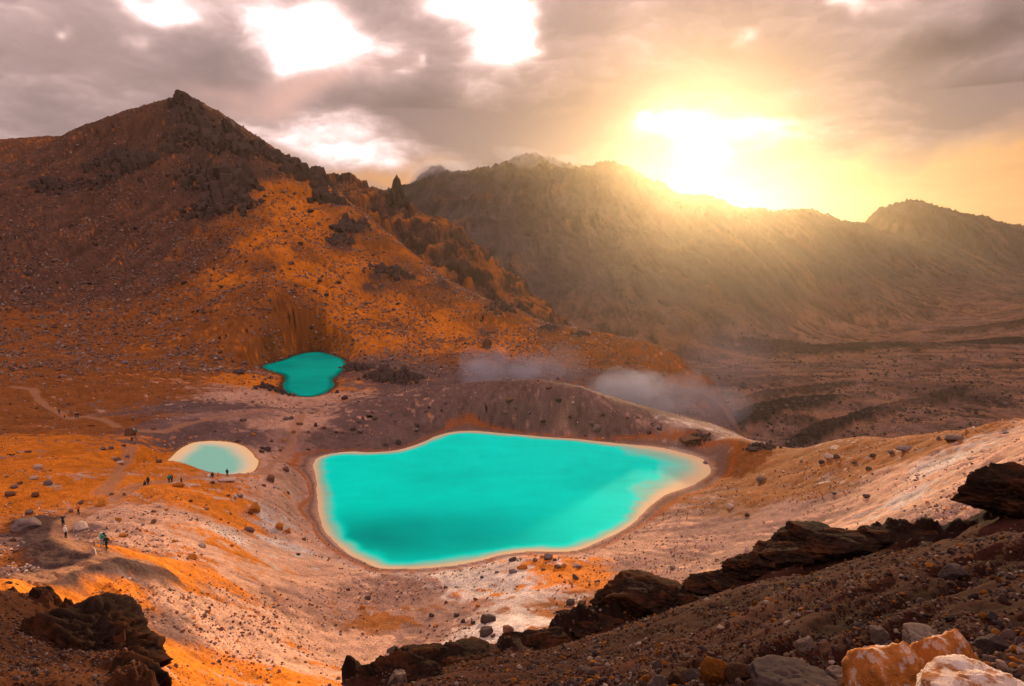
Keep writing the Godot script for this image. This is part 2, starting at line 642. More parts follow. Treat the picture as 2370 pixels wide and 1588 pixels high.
func ground_heights() -> PackedVector3Array:
	return PackedVector3Array([
		Vector3(-46.0, 25.6, -79.7), Vector3(-60.0, 20.8, -94.6), Vector3(-65.5, 18.9, -102.9), Vector3(-69.0, 17.7, -112.5), Vector3(-70.6, 15.9, -122.1), Vector3(-70.5, 14.0, -138.0),
		Vector3(-69.3, 12.1, -144.2), Vector3(-66.0, 10.9, -149.0), Vector3(-61.6, 9.8, -154.1), Vector3(-56.9, 7.6, -162.3), Vector3(-55.2, 6.3, -176.6), Vector3(-96.4, 15.9, -133.9),
		Vector3(-63.6, 22.8, -87.3), Vector3(-81.6, 15.4, -123.4), Vector3(-153.9, 2.5, -245.8), Vector3(-168.0, 5.9, -236.4), Vector3(-125.1, 11.2, -174.8), Vector3(-97.1, 11.4, -163.3),
		Vector3(-98.0, 9.8, -180.1), Vector3(-119.3, 5.6, -225.4), Vector3(-150.9, 4.7, -270.8), Vector3(-101.7, 6.2, -222.9), Vector3(-199.2, 7.7, -281.7), Vector3(-219.2, 9.0, -316.5),
		Vector3(-80.6, 12.4, -156.4), Vector3(-43.4, 30.1, -62.4), Vector3(-38.0, 33.6, -51.5), Vector3(-255.8, 10.2, -364.1), Vector3(-229.8, 8.6, -375.2), Vector3(-201.4, 7.2, -385.6),
		Vector3(-168.6, 5.8, -379.2), Vector3(-300.4, 24.4, -430.6), Vector3(-272.6, 25.6, -448.7), Vector3(-225.6, 24.0, -435.0), Vector3(-191.7, 24.0, -434.6), Vector3(-335.8, 48.6, -485.1),
		Vector3(-304.6, 51.1, -505.3), Vector3(-253.8, 51.3, -493.6), Vector3(-218.3, 54.2, -499.4), Vector3(-389.2, 102.9, -569.8), Vector3(-353.0, 104.6, -592.9), Vector3(-294.3, 103.6, -579.5),
		Vector3(-245.9, 102.8, -569.2), Vector3(-362.7, 141.5, -645.0), Vector3(-312.5, 152.2, -643.1), Vector3(-404.3, 157.3, -678.7), Vector3(-378.7, 166.4, -676.2), Vector3(-353.1, 172.3, -673.0),
		Vector3(-327.5, 178.4, -669.2), Vector3(-307.2, 183.7, -667.7), Vector3(-287.5, 189.2, -665.6), Vector3(-277.0, 178.5, -659.2), Vector3(-263.9, 169.1, -653.8), Vector3(-242.7, 156.2, -645.9),
		Vector3(-226.5, 146.5, -641.2), Vector3(-211.0, 137.8, -638.0), Vector3(-194.3, 129.0, -630.8), Vector3(-174.9, 120.7, -626.0), Vector3(-160.6, 116.5, -619.5), Vector3(-153.1, 107.9, -613.2),
		Vector3(-521.4, 166.9, -770.1), Vector3(-494.0, 169.5, -776.1), Vector3(-467.3, 169.0, -769.2), Vector3(-450.1, 132.4, -697.3), Vector3(-227.2, 113.8, -582.2), Vector3(-199.9, 95.7, -560.4),
		Vector3(-172.0, 78.6, -532.9), Vector3(-152.4, 65.9, -507.6), Vector3(-147.2, 49.0, -469.5), Vector3(-144.8, 34.6, -431.3), Vector3(-146.5, 21.9, -402.2), Vector3(-151.2, 8.6, -375.7),
		Vector3(-131.0, 60.0, -529.0), Vector3(-159.2, 90.2, -578.5), Vector3(-115.8, 37.6, -476.1), Vector3(-121.4, 24.2, -433.3), Vector3(-125.6, 13.0, -395.5), Vector3(-109.1, 9.4, -386.9),
		Vector3(-92.0, 10.7, -414.9), Vector3(-141.7, 97.3, -595.4), Vector3(-123.7, 86.1, -576.9), Vector3(-115.5, 77.0, -560.2), Vector3(-100.1, 67.0, -546.9), Vector3(-87.2, 59.7, -538.0),
		Vector3(-78.4, 49.5, -526.2), Vector3(-68.9, 43.6, -517.4), Vector3(-48.7, 34.4, -500.6), Vector3(-32.0, 27.7, -489.0), Vector3(-17.8, 23.1, -480.7), Vector3(-6.2, 22.1, -475.0),
		Vector3(17.6, 12.3, -459.7), Vector3(40.1, 9.7, -446.2), Vector3(60.1, 6.9, -435.9), Vector3(82.6, 1.7, -416.9), Vector3(92.6, -1.6, -394.3), Vector3(96.3, -5.1, -362.4),
		Vector3(-89.6, 37.1, -486.8), Vector3(-82.8, 17.6, -447.4), Vector3(-61.9, 8.9, -430.6), Vector3(-46.0, 11.7, -452.7), Vector3(-18.4, 7.8, -439.6), Vector3(7.4, 1.4, -409.9),
		Vector3(32.3, 0.9, -413.7), Vector3(53.5, -2.3, -386.3), Vector3(71.3, -4.3, -358.0), Vector3(-64.9, 2.9, -399.8), Vector3(-35.7, -0.4, -348.2), Vector3(-18.2, -0.1, -334.5),
		Vector3(-49.3, -0.6, -326.3), Vector3(-61.7, 3.5, -260.8), Vector3(-52.2, 4.6, -269.0), Vector3(-40.4, 6.7, -267.0), Vector3(-26.8, 9.2, -260.6), Vector3(-13.8, 11.5, -253.6),
		Vector3(-3.0, 13.0, -248.0), Vector3(8.6, 13.8, -243.9), Vector3(18.8, 12.9, -239.3), Vector3(24.4, 11.2, -236.7), Vector3(32.5, 8.2, -232.7), Vector3(42.8, 4.5, -227.0),
		Vector3(51.4, 3.8, -216.0), Vector3(55.2, 4.7, -200.5), Vector3(55.5, -7.5, -294.8), Vector3(72.9, -7.2, -278.6), Vector3(80.7, -6.4, -249.3), Vector3(93.7, -11.6, -321.6),
		Vector3(89.6, -11.5, -361.1), Vector3(87.1, 29.4, -122.1), Vector3(86.2, 24.8, -137.2), Vector3(84.9, 20.2, -149.6), Vector3(81.6, 15.8, -164.9), Vector3(78.2, 12.4, -175.3),
		Vector3(69.5, 5.6, -196.0), Vector3(58.6, 4.3, -191.2), Vector3(51.9, 4.6, -161.9), Vector3(65.2, 7.0, -174.2), Vector3(63.9, 13.1, -142.3), Vector3(72.6, 16.6, -142.6),
		Vector3(67.4, 26.3, -106.5), Vector3(60.6, 34.3, -84.5), Vector3(58.8, 23.0, -102.3), Vector3(55.2, 13.5, -122.1), Vector3(42.6, 7.5, -129.2), Vector3(28.4, 7.3, -116.6),
		Vector3(53.8, 34.5, -74.6), Vector3(73.9, 34.8, -94.5), Vector3(5.7, 2.7, -130.9), Vector3(7.8, 9.7, -95.7), Vector3(-3.7, 11.4, -83.9), Vector3(1.7, 10.4, -92.0),
		Vector3(15.5, 10.1, -98.8), Vector3(-21.5, 1.6, -127.2), Vector3(-20.5, 4.8, -105.0), Vector3(-14.7, 9.2, -85.7), Vector3(-11.1, 5.7, -103.4), Vector3(-24.0, 18.0, -65.8),
		Vector3(-37.6, 11.6, -105.5), Vector3(-48.7, 5.8, -137.6), Vector3(-55.0, 9.1, -146.0), Vector3(-52.2, 5.3, -159.7), Vector3(-31.1, 14.5, -86.6), Vector3(-36.6, 25.0, -66.6),
		Vector3(-29.9, 23.8, -61.1), Vector3(-40.8, 21.1, -84.7), Vector3(-51.7, 17.4, -108.3), Vector3(-40.2, 25.2, -73.7), Vector3(-29.4, 5.3, -114.3), Vector3(-44.2, 2.7, -145.4),
		Vector3(-36.8, 7.1, -115.3), Vector3(-62.7, 14.0, -131.9), Vector3(-57.9, 18.4, -107.4), Vector3(-20.2, 9.2, -85.7), Vector3(-43.6, 27.0, -71.8), Vector3(-48.3, 26.7, -73.6),
		Vector3(-70.7, 4.0, -210.4), Vector3(-79.5, 5.1, -213.7), Vector3(-78.2, 4.4, -242.7), Vector3(-69.3, 3.0, -242.3), Vector3(-85.4, 9.2, -186.4), Vector3(-77.7, 10.0, -164.6),
		Vector3(-71.3, 0.4, -337.6), Vector3(-54.3, 2.1, -333.6), Vector3(-110.1, 0.7, -319.6), Vector3(-121.6, 2.7, -330.3), Vector3(-120.0, 3.9, -376.3), Vector3(-104.9, 5.0, -388.1),
		Vector3(-85.2, 2.5, -382.6), Vector3(-87.9, -2.0, -278.5), Vector3(-74.7, -2.9, -286.4), Vector3(-120.9, 2.8, -298.4), Vector3(-99.5, 1.4, -283.0), Vector3(-95.3, 1.2, -297.1),
		Vector3(0.0, -4.0, -300.0), Vector3(60.0, -4.0, -300.0), Vector3(20.0, 6.0, -262.0), Vector3(-100.0, 20.0, -860.0), Vector3(-250.0, 120.0, -830.0), Vector3(-250.0, 40.0, -950.0),
		Vector3(-450.0, 150.0, -1000.0), Vector3(-600.0, 140.0, -900.0), Vector3(-700.0, 120.0, -700.0), Vector3(-500.0, 50.0, -500.0), Vector3(-420.0, -10.0, -300.0), Vector3(-260.0, -8.0, -200.0),
		Vector3(-200.0, 0.0, -120.0), Vector3(60.0, -90.0, -640.0), Vector3(200.0, -90.0, -560.0), Vector3(160.0, -140.0, -760.0), Vector3(-40.0, -60.0, -760.0), Vector3(-60.0, -80.0, -900.0),
		Vector3(250.0, -60.0, -400.0), Vector3(330.0, -50.0, -330.0), Vector3(300.0, -110.0, -560.0), Vector3(180.0, -12.0, -230.0), Vector3(230.0, -30.0, -240.0), Vector3(240.0, 0.0, -180.0),
		Vector3(300.0, -40.0, -220.0), Vector3(0.0, 20.0, -45.0), Vector3(60.0, 30.0, -50.0), Vector3(-60.0, 28.0, -45.0), Vector3(120.0, 35.0, -60.0), Vector3(25.0, -120.0, -700.0),
		Vector3(330.0, -30.0, -200.0), Vector3(400.0, -80.0, -300.0), Vector3(103.4, -28.0, -270.9), Vector3(124.8, -70.0, -327.0), Vector3(109.0, -38.0, -327.3), Vector3(124.0, -72.0, -401.3),
		Vector3(105.1, -22.0, -237.8), Vector3(133.5, -70.0, -301.8), Vector3(108.2, -8.0, -203.0), Vector3(150.5, -60.0, -282.4), Vector3(112.7, -45.0, -404.6), Vector3(115.7, -75.0, -465.8),
		Vector3(-54.4, 0.2, -195.3), Vector3(-47.0, 0.2, -208.3), Vector3(-28.8, 0.2, -215.8), Vector3(-14.5, 0.2, -232.4), Vector3(10.6, 0.2, -225.0), Vector3(38.9, 0.2, -215.1),
		Vector3(52.6, 0.2, -203.5), Vector3(49.2, 0.2, -183.3), Vector3(35.5, 0.2, -169.6), Vector3(22.8, 0.2, -148.5), Vector3(8.8, 0.2, -138.2), Vector3(-5.7, 0.2, -134.3),
		Vector3(-17.5, 0.2, -130.6), Vector3(-27.9, 0.2, -133.3), Vector3(-38.4, 0.2, -146.3), Vector3(-46.9, 0.2, -171.2), Vector3(-86.3, 4.2, -173.2), Vector3(-90.9, 4.2, -193.4),
		Vector3(-86.9, 4.2, -205.6), Vector3(-74.0, 4.2, -198.9), Vector3(-64.9, 4.2, -182.3), Vector3(-69.6, 4.2, -169.8), Vector3(-83.3, 4.2, -170.2), Vector3(-128.8, -1.8, -374.1),
		Vector3(-122.6, -1.8, -409.8), Vector3(-102.8, -1.8, -412.3), Vector3(-84.6, -1.8, -370.1), Vector3(-79.1, -1.8, -322.2), Vector3(-83.1, -1.8, -296.9), Vector3(-101.4, -1.8, -320.4),
		Vector3(-108.9, -1.8, -346.4)
	])

func far_heights() -> PackedVector3Array:
	return PackedVector3Array([
		Vector3(-437.8, 143.1, -1590.9), Vector3(-294.2, 160.3, -1572.7), Vector3(-220.9, 176.2, -1544.3), Vector3(-187.0, 196.8, -1528.6), Vector3(-150.6, 208.5, -1522.6), Vector3(-105.9, 207.8, -1516.3),
		Vector3(-61.5, 204.5, -1508.7), Vector3(-17.4, 215.6, -1499.9), Vector3(17.4, 227.6, -1499.9), Vector3(64.8, 233.9, -1488.6), Vector3(103.3, 217.9, -1481.4), Vector3(145.6, 211.1, -1472.8),
		Vector3(186.5, 214.6, -1458.1), Vector3(218.2, 211.4, -1443.6), Vector3(238.2, 196.7, -1435.4), Vector3(255.7, 176.4, -1437.4), Vector3(274.2, 160.4, -1444.2), Vector3(333.4, 155.8, -1462.5),
		Vector3(422.0, 141.9, -1501.8), Vector3(540.9, 126.6, -1590.5), Vector3(642.6, 125.6, -1660.0), Vector3(698.8, 128.3, -1702.1), Vector3(757.0, 119.8, -1742.7), Vector3(837.0, 121.3, -1816.4),
		Vector3(1018.7, 141.3, -2117.7), Vector3(1089.5, 152.9, -2160.9), Vector3(1166.2, 175.6, -2188.7), Vector3(1206.2, 161.8, -2189.7), Vector3(1256.1, 142.6, -2184.6), Vector3(1318.6, 147.6, -2182.6),
		Vector3(1401.6, 128.8, -2189.9), Vector3(1465.9, 117.9, -2207.6), Vector3(1530.0, 113.2, -2224.7), Vector3(1787.0, 100.0, -2284.0), Vector3(2007.9, 86.0, -2229.0), Vector3(-131.7, 129.1, -1323.5),
		Vector3(-114.7, 60.0, -1144.3), Vector3(54.4, 144.7, -1328.9), Vector3(48.6, 73.8, -1179.0), Vector3(43.2, 11.1, -1039.1), Vector3(-44.7, 34.7, -1079.1), Vector3(215.4, 121.0, -1312.4),
		Vector3(184.6, 33.9, -1114.8), Vector3(163.0, -20.8, -976.5), Vector3(103.5, -19.8, -964.5), Vector3(299.4, 90.4, -1306.1), Vector3(258.9, 20.5, -1120.5), Vector3(222.3, -30.4, -954.5),
		Vector3(362.2, 60.0, -1279.7), Vector3(363.3, -1.1, -1154.2), Vector3(328.9, -38.4, -1039.2), Vector3(580.3, 60.0, -1491.1), Vector3(535.1, -2.4, -1326.1), Vector3(773.0, 60.0, -1680.7),
		Vector3(741.3, 6.9, -1507.6), Vector3(655.5, -33.9, -1326.9), Vector3(1039.0, 82.6, -1939.2), Vector3(869.7, -14.2, -1576.0), Vector3(1168.7, 48.8, -1922.7), Vector3(1052.1, -17.2, -1641.8),
		Vector3(1308.9, 15.6, -1891.3), Vector3(966.4, -47.4, -1398.6), Vector3(1056.3, -31.3, -1518.8), Vector3(932.0, -37.2, -1175.4), Vector3(38.3, -70.0, -909.4), Vector3(126.6, -70.0, -749.6),
		Vector3(169.7, -70.0, -854.9), Vector3(206.2, -70.0, -879.5), Vector3(279.8, -70.0, -971.2), Vector3(371.1, -70.0, -1067.6), Vector3(482.1, -70.0, -1184.9), Vector3(594.8, -70.0, -1275.8),
		Vector3(739.2, -70.0, -1330.7), Vector3(834.6, -70.0, -1330.7), Vector3(239.7, -70.0, -749.6), Vector3(330.1, -70.0, -749.6), Vector3(420.6, -70.0, -749.6), Vector3(511.0, -70.0, -749.6),
		Vector3(211.9, -70.0, -553.0), Vector3(279.1, -70.0, -553.0), Vector3(346.4, -70.0, -553.0), Vector3(413.6, -70.0, -553.0), Vector3(203.7, -70.0, -455.9), Vector3(248.9, -70.0, -436.6),
		Vector3(313.2, -70.0, -436.6), Vector3(396.4, -70.0, -488.2), Vector3(473.3, -70.0, -949.7), Vector3(587.3, -70.0, -949.7), Vector3(165.9, -70.0, -636.8), Vector3(-200.0, -60.0, -1100.0),
		Vector3(0.0, -80.0, -850.0), Vector3(200.0, -85.0, -500.0), Vector3(350.0, -80.0, -400.0), Vector3(500.0, -85.0, -300.0), Vector3(-500.0, 60.0, -1400.0), Vector3(-500.0, 40.0, -1900.0),
		Vector3(0.0, 30.0, -2000.0), Vector3(500.0, 20.0, -2000.0), Vector3(1000.0, -20.0, -2700.0), Vector3(1500.0, 0.0, -3200.0), Vector3(2200.0, 100.0, -2800.0), Vector3(1600.0, -70.0, -1500.0),
		Vector3(1200.0, -70.0, -800.0), Vector3(2200.0, -60.0, -2000.0), Vector3(900.0, -75.0, -500.0), Vector3(1178.8, 110.0, -2373.4), Vector3(1351.6, 130.0, -2452.2), Vector3(1454.8, 110.0, -2450.8),
		Vector3(1625.4, 110.0, -2461.8), Vector3(1763.5, 110.0, -2488.5), Vector3(1593.0, 0.0, -2890.0), Vector3(1928.4, 0.0, -2920.8), Vector3(2091.1, 20.0, -2806.7), Vector3(1025.2, 40.0, -2170.0),
		Vector3(970.6, 0.0, -2195.0), Vector3(784.3, 0.0, -2055.4), Vector3(558.4, 20.0, -1920.5), Vector3(2226.0, 60.0, -2570.0), Vector3(1097.2, 80.0, -1906.8), Vector3(1200.3, 90.0, -1962.0),
		Vector3(1305.3, 105.0, -2014.0), Vector3(1412.1, 100.0, -2063.0), Vector3(992.8, 95.0, -2074.7), Vector3(1167.8, 90.0, -2323.0)
	])

func crag_heights() -> PackedVector3Array:
	return PackedVector3Array([
		Vector3(-189.4, 118.3, -746.3), Vector3(-181.9, 125.2, -743.1), Vector3(-172.9, 127.7, -742.1), Vector3(-164.3, 126.9, -742.0), Vector3(-156.1, 129.3, -740.7), Vector3(-149.2, 121.2, -735.0),
		Vector3(-136.8, 116.8, -732.3), Vector3(-122.7, 112.9, -724.7), Vector3(-109.4, 107.1, -706.6), Vector3(-96.1, 96.5, -698.4), Vector3(-84.9, 89.3, -689.8), Vector3(-67.5, 86.8, -676.6),
		Vector3(-54.9, 81.0, -667.7), Vector3(-46.6, 73.5, -660.4), Vector3(-41.0, 61.5, -643.7), Vector3(-26.1, 51.9, -631.5), Vector3(-14.7, 44.7, -621.8), Vector3(-7.2, 31.5, -605.0),
		Vector3(7.0, 22.4, -590.0), Vector3(20.4, 12.9, -569.6), Vector3(36.1, -0.2, -548.8), Vector3(-155.6, 103.5, -682.5), Vector3(-158.4, 106.0, -661.3), Vector3(-132.8, 94.8, -666.9),
		Vector3(-116.4, 86.9, -661.8), Vector3(-118.3, 74.7, -629.0), Vector3(-97.0, 83.1, -660.9), Vector3(-89.5, 67.4, -633.7), Vector3(-71.1, 67.4, -636.0), Vector3(-75.1, 49.4, -605.4),
		Vector3(-52.0, 60.0, -629.9), Vector3(-46.1, 38.9, -598.2), Vector3(-28.0, 32.3, -589.3), Vector3(-58.2, 32.8, -577.1), Vector3(-30.0, 20.4, -559.2), Vector3(-3.3, 13.7, -560.0),
		Vector3(-150.0, -40.0, -880.0), Vector3(-60.0, -60.0, -860.0), Vector3(40.0, -80.0, -800.0), Vector3(100.0, -90.0, -700.0), Vector3(120.0, -60.0, -560.0), Vector3(-120.0, 40.0, -600.0),
		Vector3(-40.0, 10.0, -540.0), Vector3(60.0, -30.0, -500.0), Vector3(-260.0, 60.0, -800.0), Vector3(-260.0, 60.0, -640.0)
	])

func near_heights() -> PackedVector3Array:
	return PackedVector3Array([
		Vector3(5.39, 55.39, -7.20), Vector3(4.71, 54.65, -8.36), Vector3(3.53, 53.34, -10.42), Vector3(1.20, 50.76, -14.45), Vector3(-2.00, 48.24, -18.39), Vector3(-4.09, 46.83, -20.60),
		Vector3(9.18, 53.86, -12.49), Vector3(7.19, 52.79, -13.73), Vector3(5.57, 50.73, -16.59), Vector3(2.96, 48.25, -20.28), Vector3(-0.31, 45.69, -24.00), Vector3(15.29, 51.45, -21.03),
		Vector3(11.55, 51.13, -19.89), Vector3(8.83, 50.09, -20.70), Vector3(6.27, 48.14, -23.17), Vector3(-4.08, 45.25, -23.65), Vector3(-3.24, 43.96, -26.80), Vector3(-1.22, 43.79, -27.47),
		Vector3(0.36, 43.55, -28.00), Vector3(2.15, 43.09, -30.93), Vector3(4.60, 43.19, -31.67), Vector3(6.91, 43.18, -33.29), Vector3(9.00, 43.72, -33.31), Vector3(11.18, 44.42, -33.69),
		Vector3(13.36, 45.08, -33.97), Vector3(15.93, 45.48, -35.60), Vector3(16.80, 45.78, -34.64), Vector3(18.94, 46.24, -34.66), Vector3(20.77, 46.76, -34.18), Vector3(22.37, 47.36, -33.76),
		Vector3(24.58, 48.13, -34.05), Vector3(29.08, 49.16, -35.64), Vector3(-4.00, 53.00, -7.00), Vector3(2.00, 57.00, -4.00), Vector3(8.00, 57.00, -4.00), Vector3(20.00, 55.00, -8.00)
	])

func ground_soils() -> Array:
	var by_soil := []
	by_soil.append(PackedVector2Array([ # bright ochre
		Vector2(-158, -526), Vector2(-144, -543), Vector2(-138, -477), Vector2(-117, -457), Vector2(-166, -505), Vector2(-176, -489), Vector2(-116, -530), Vector2(-128, -560),
		Vector2(-92, -442), Vector2(-79, -460), Vector2(-179, -557), Vector2(-128, -459), Vector2(-181, -456), Vector2(-73, -421), Vector2(-46, -457), Vector2(-127, -184),
		Vector2(-92, -142), Vector2(-84, -120), Vector2(-93, -156), Vector2(-85, -128), Vector2(-97, -137), Vector2(-94, -168), Vector2(-63, -142), Vector2(-56, -141),
		Vector2(-50, -133), Vector2(-61, -134), Vector2(-145, -525), Vector2(-128, -530), Vector2(-124, -487), Vector2(-157, -569), Vector2(-158, -595), Vector2(-172, -553),
		Vector2(-110, -503), Vector2(-106, -455), Vector2(-91, -465), Vector2(-40, -69), Vector2(-38, -70), Vector2(-39, -61), Vector2(-43, -109), Vector2(-24, -69),
		Vector2(-29, -61), Vector2(9, -118), Vector2(5, -121), Vector2(-105, -314), Vector2(-110, -320), Vector2(-154, -494), Vector2(-91, -181), Vector2(-114, -161),
		Vector2(-32, -440), Vector2(-3, -416), Vector2(-42, -82)
	]))
	by_soil.append(PackedVector2Array([ # amber earth
		Vector2(-194, -544), Vector2(-196, -511), Vector2(-196, -481), Vector2(-199, -453), Vector2(-181, -531), Vector2(-176, -473), Vector2(-207, -441), Vector2(-139, -580),
		Vector2(-100, -532), Vector2(-141, -497), Vector2(-207, -299), Vector2(-189, -293), Vector2(-166, -316), Vector2(-142, -326), Vector2(-158, -270), Vector2(-136, -275),
		Vector2(-153, -380), Vector2(-150, -414), Vector2(-138, -390), Vector2(-133, -428), Vector2(-158, -468), Vector2(-212, -408), Vector2(-185, -419), Vector2(-257, -401),
		Vector2(-274, -399), Vector2(66, -170), Vector2(67, -149), Vector2(75, -147), Vector2(60, -185), Vector2(81, -135), Vector2(54, -150), Vector2(61, -145),
		Vector2(-19, -455), Vector2(20, -424), Vector2(45, -413), Vector2(66, -393), Vector2(-48, -474), Vector2(-63, -485), Vector2(-81, -503), Vector2(-16, -387),
		Vector2(-122, -382), Vector2(-80, -433), Vector2(-121, -430), Vector2(-156, -228), Vector2(-129, -219), Vector2(8, -96), Vector2(64, -380), Vector2(-55, -77),
		Vector2(-20, -100), Vector2(-71, -102)
	]))
	by_soil.append(PackedVector2Array([ # brown scoria
		Vector2(-341, -543), Vector2(-302, -595), Vector2(-252, -489), Vector2(-297, -467), Vector2(-326, -574), Vector2(-277, -621), Vector2(-229, -544), Vector2(-246, -508),
		Vector2(-349, -656), Vector2(-206, -485), Vector2(-224, -572), Vector2(-216, -599), Vector2(-347, -513), Vector2(-296, -518), Vector2(-369, -621), Vector2(-290, -654),
		Vector2(-258, -637), Vector2(-262, -567), Vector2(-198, -502), Vector2(-278, -474), Vector2(-225, -462), Vector2(-371, -572)
	]))
	by_soil.append(PackedVector2Array([ # pink crust
		Vector2(58, -113), Vector2(64, -106), Vector2(64, -96), Vector2(16, -139), Vector2(25, -141), Vector2(51, -114), Vector2(-87, -283), Vector2(-105, -276),
		Vector2(-60, -111), Vector2(-54, -120), Vector2(-49, -100), Vector2(-46, -107), Vector2(-40, -106), Vector2(-48, -152), Vector2(-62, -195), Vector2(-50, -170),
		Vector2(63, -122), Vector2(71, -111), Vector2(79, -113), Vector2(65, -113), Vector2(-77, -229), Vector2(-67, -235), Vector2(-42, -139), Vector2(-36, -122),
		Vector2(-34, -76), Vector2(-31, -74), Vector2(-27, -75), Vector2(-35, -73), Vector2(-21, -89), Vector2(-51, -157), Vector2(-43, -122)
	]))
	by_soil.append(PackedVector2Array([ # white crust
		Vector2(-1, -114), Vector2(1, -93), Vector2(-5, -120), Vector2(50, -211), Vector2(71, -118), Vector2(62, -111), Vector2(-49, -140), Vector2(-43, -131),
		Vector2(2, -120), Vector2(-47, -121)
	]))
	by_soil.append(PackedVector2Array([ # purple gravel
		Vector2(31, -224), Vector2(21, -230), Vector2(11, -231), Vector2(37, -222), Vector2(-111, -253), Vector2(-103, -262), Vector2(-54, -83), Vector2(-46, -74),
		Vector2(-42, -72), Vector2(-44, -66), Vector2(-66, -100), Vector2(-42, -76), Vector2(-87, -214), Vector2(-92, -208), Vector2(-78, -208), Vector2(-47, -239),
		Vector2(-25, -241), Vector2(-10, -239), Vector2(-38, -228), Vector2(-54, -214), Vector2(-24, -335), Vector2(-42, -334), Vector2(2, -352), Vector2(-63, -360),
		Vector2(60, -297), Vector2(76, -292), Vector2(88, -300), Vector2(48, -348), Vector2(-53, -235), Vector2(4, -235), Vector2(256, -793), Vector2(74, -312),
		Vector2(-35, -69)
	]))
	by_soil.append(PackedVector2Array([ # mauve crust
		Vector2(37, -139), Vector2(53, -135), Vector2(25, -119), Vector2(39, -118), Vector2(55, -121), Vector2(32, -108), Vector2(55, -211), Vector2(44, -216),
		Vector2(23, -223), Vector2(17, -228), Vector2(-26, -102), Vector2(-13, -96), Vector2(-19, -113), Vector2(-65, -209), Vector2(-86, -232)
	]))
	return by_soil

func rock_spots() -> Array:
	return [
		Vector3(-287, -660, 14), Vector3(-280, -653, 16), Vector3(-271, -644, 14), Vector3(-287, -647, 10), Vector3(-243, -630, 18), Vector3(-232, -621, 16),
		Vector3(-247, -619, 14), Vector3(-243, -578, 16), Vector3(-233, -570, 10), Vector3(-216, -568, 14), Vector3(-213, -586, 16), Vector3(-204, -572, 10),
		Vector3(-327, -618, 12), Vector3(-308, -608, 12), Vector3(-340, -622, 10), Vector3(-197, -639, 14), Vector3(-172, -614, 14), Vector3(-160, -617, 12),
		Vector3(-212, -641, 10), Vector3(-117, -552, 16), Vector3(-122, -523, 12), Vector3(-118, -536, 10), Vector3(-87, -488, 14), Vector3(-90, -476, 10),
		Vector3(-8, -470, 10), Vector3(-16, -439, 8), Vector3(-365, -596, 10), Vector3(-249, -605, 14), Vector3(-215, -548, 12), Vector3(-193, -550, 10),
		Vector3(-189, -601, 10), Vector3(-345, -584, 8), Vector3(-65, -338, 7), Vector3(-53, -327, 8), Vector3(-48, -329, 7), Vector3(-82, -365, 5),
		Vector3(-98, -295, 5), Vector3(-99, -307, 5), Vector3(54, -214, 4), Vector3(24, -443, 8), Vector3(-47, -495, 8)
	]

func lava_fields() -> Array:
	return [
		[Vector2(625, -1032), Vector2(150, 60), 0.10, 0.95],
		[Vector2(450, -950), Vector2(170, 40), 0.10, 0.60],
		[Vector2(388, -950), Vector2(140, 50), 0.00, 0.40],
		[Vector2(213, -576), Vector2(80, 14), -0.50, 0.95],
		[Vector2(236, -532), Vector2(55, 9), -0.50, 0.90],
		[Vector2(262, -637), Vector2(75, 14), -0.45, 0.75],
		[Vector2(323, -584), Vector2(110, 9), -0.60, 0.60],
		[Vector2(801, -1185), Vector2(120, 30), 0.20, 0.60],
		[Vector2(217, -678), Vector2(60, 20), -0.30, 0.40],
		[Vector2(397, -637), Vector2(80, 40), 0.00, 0.35],
	]

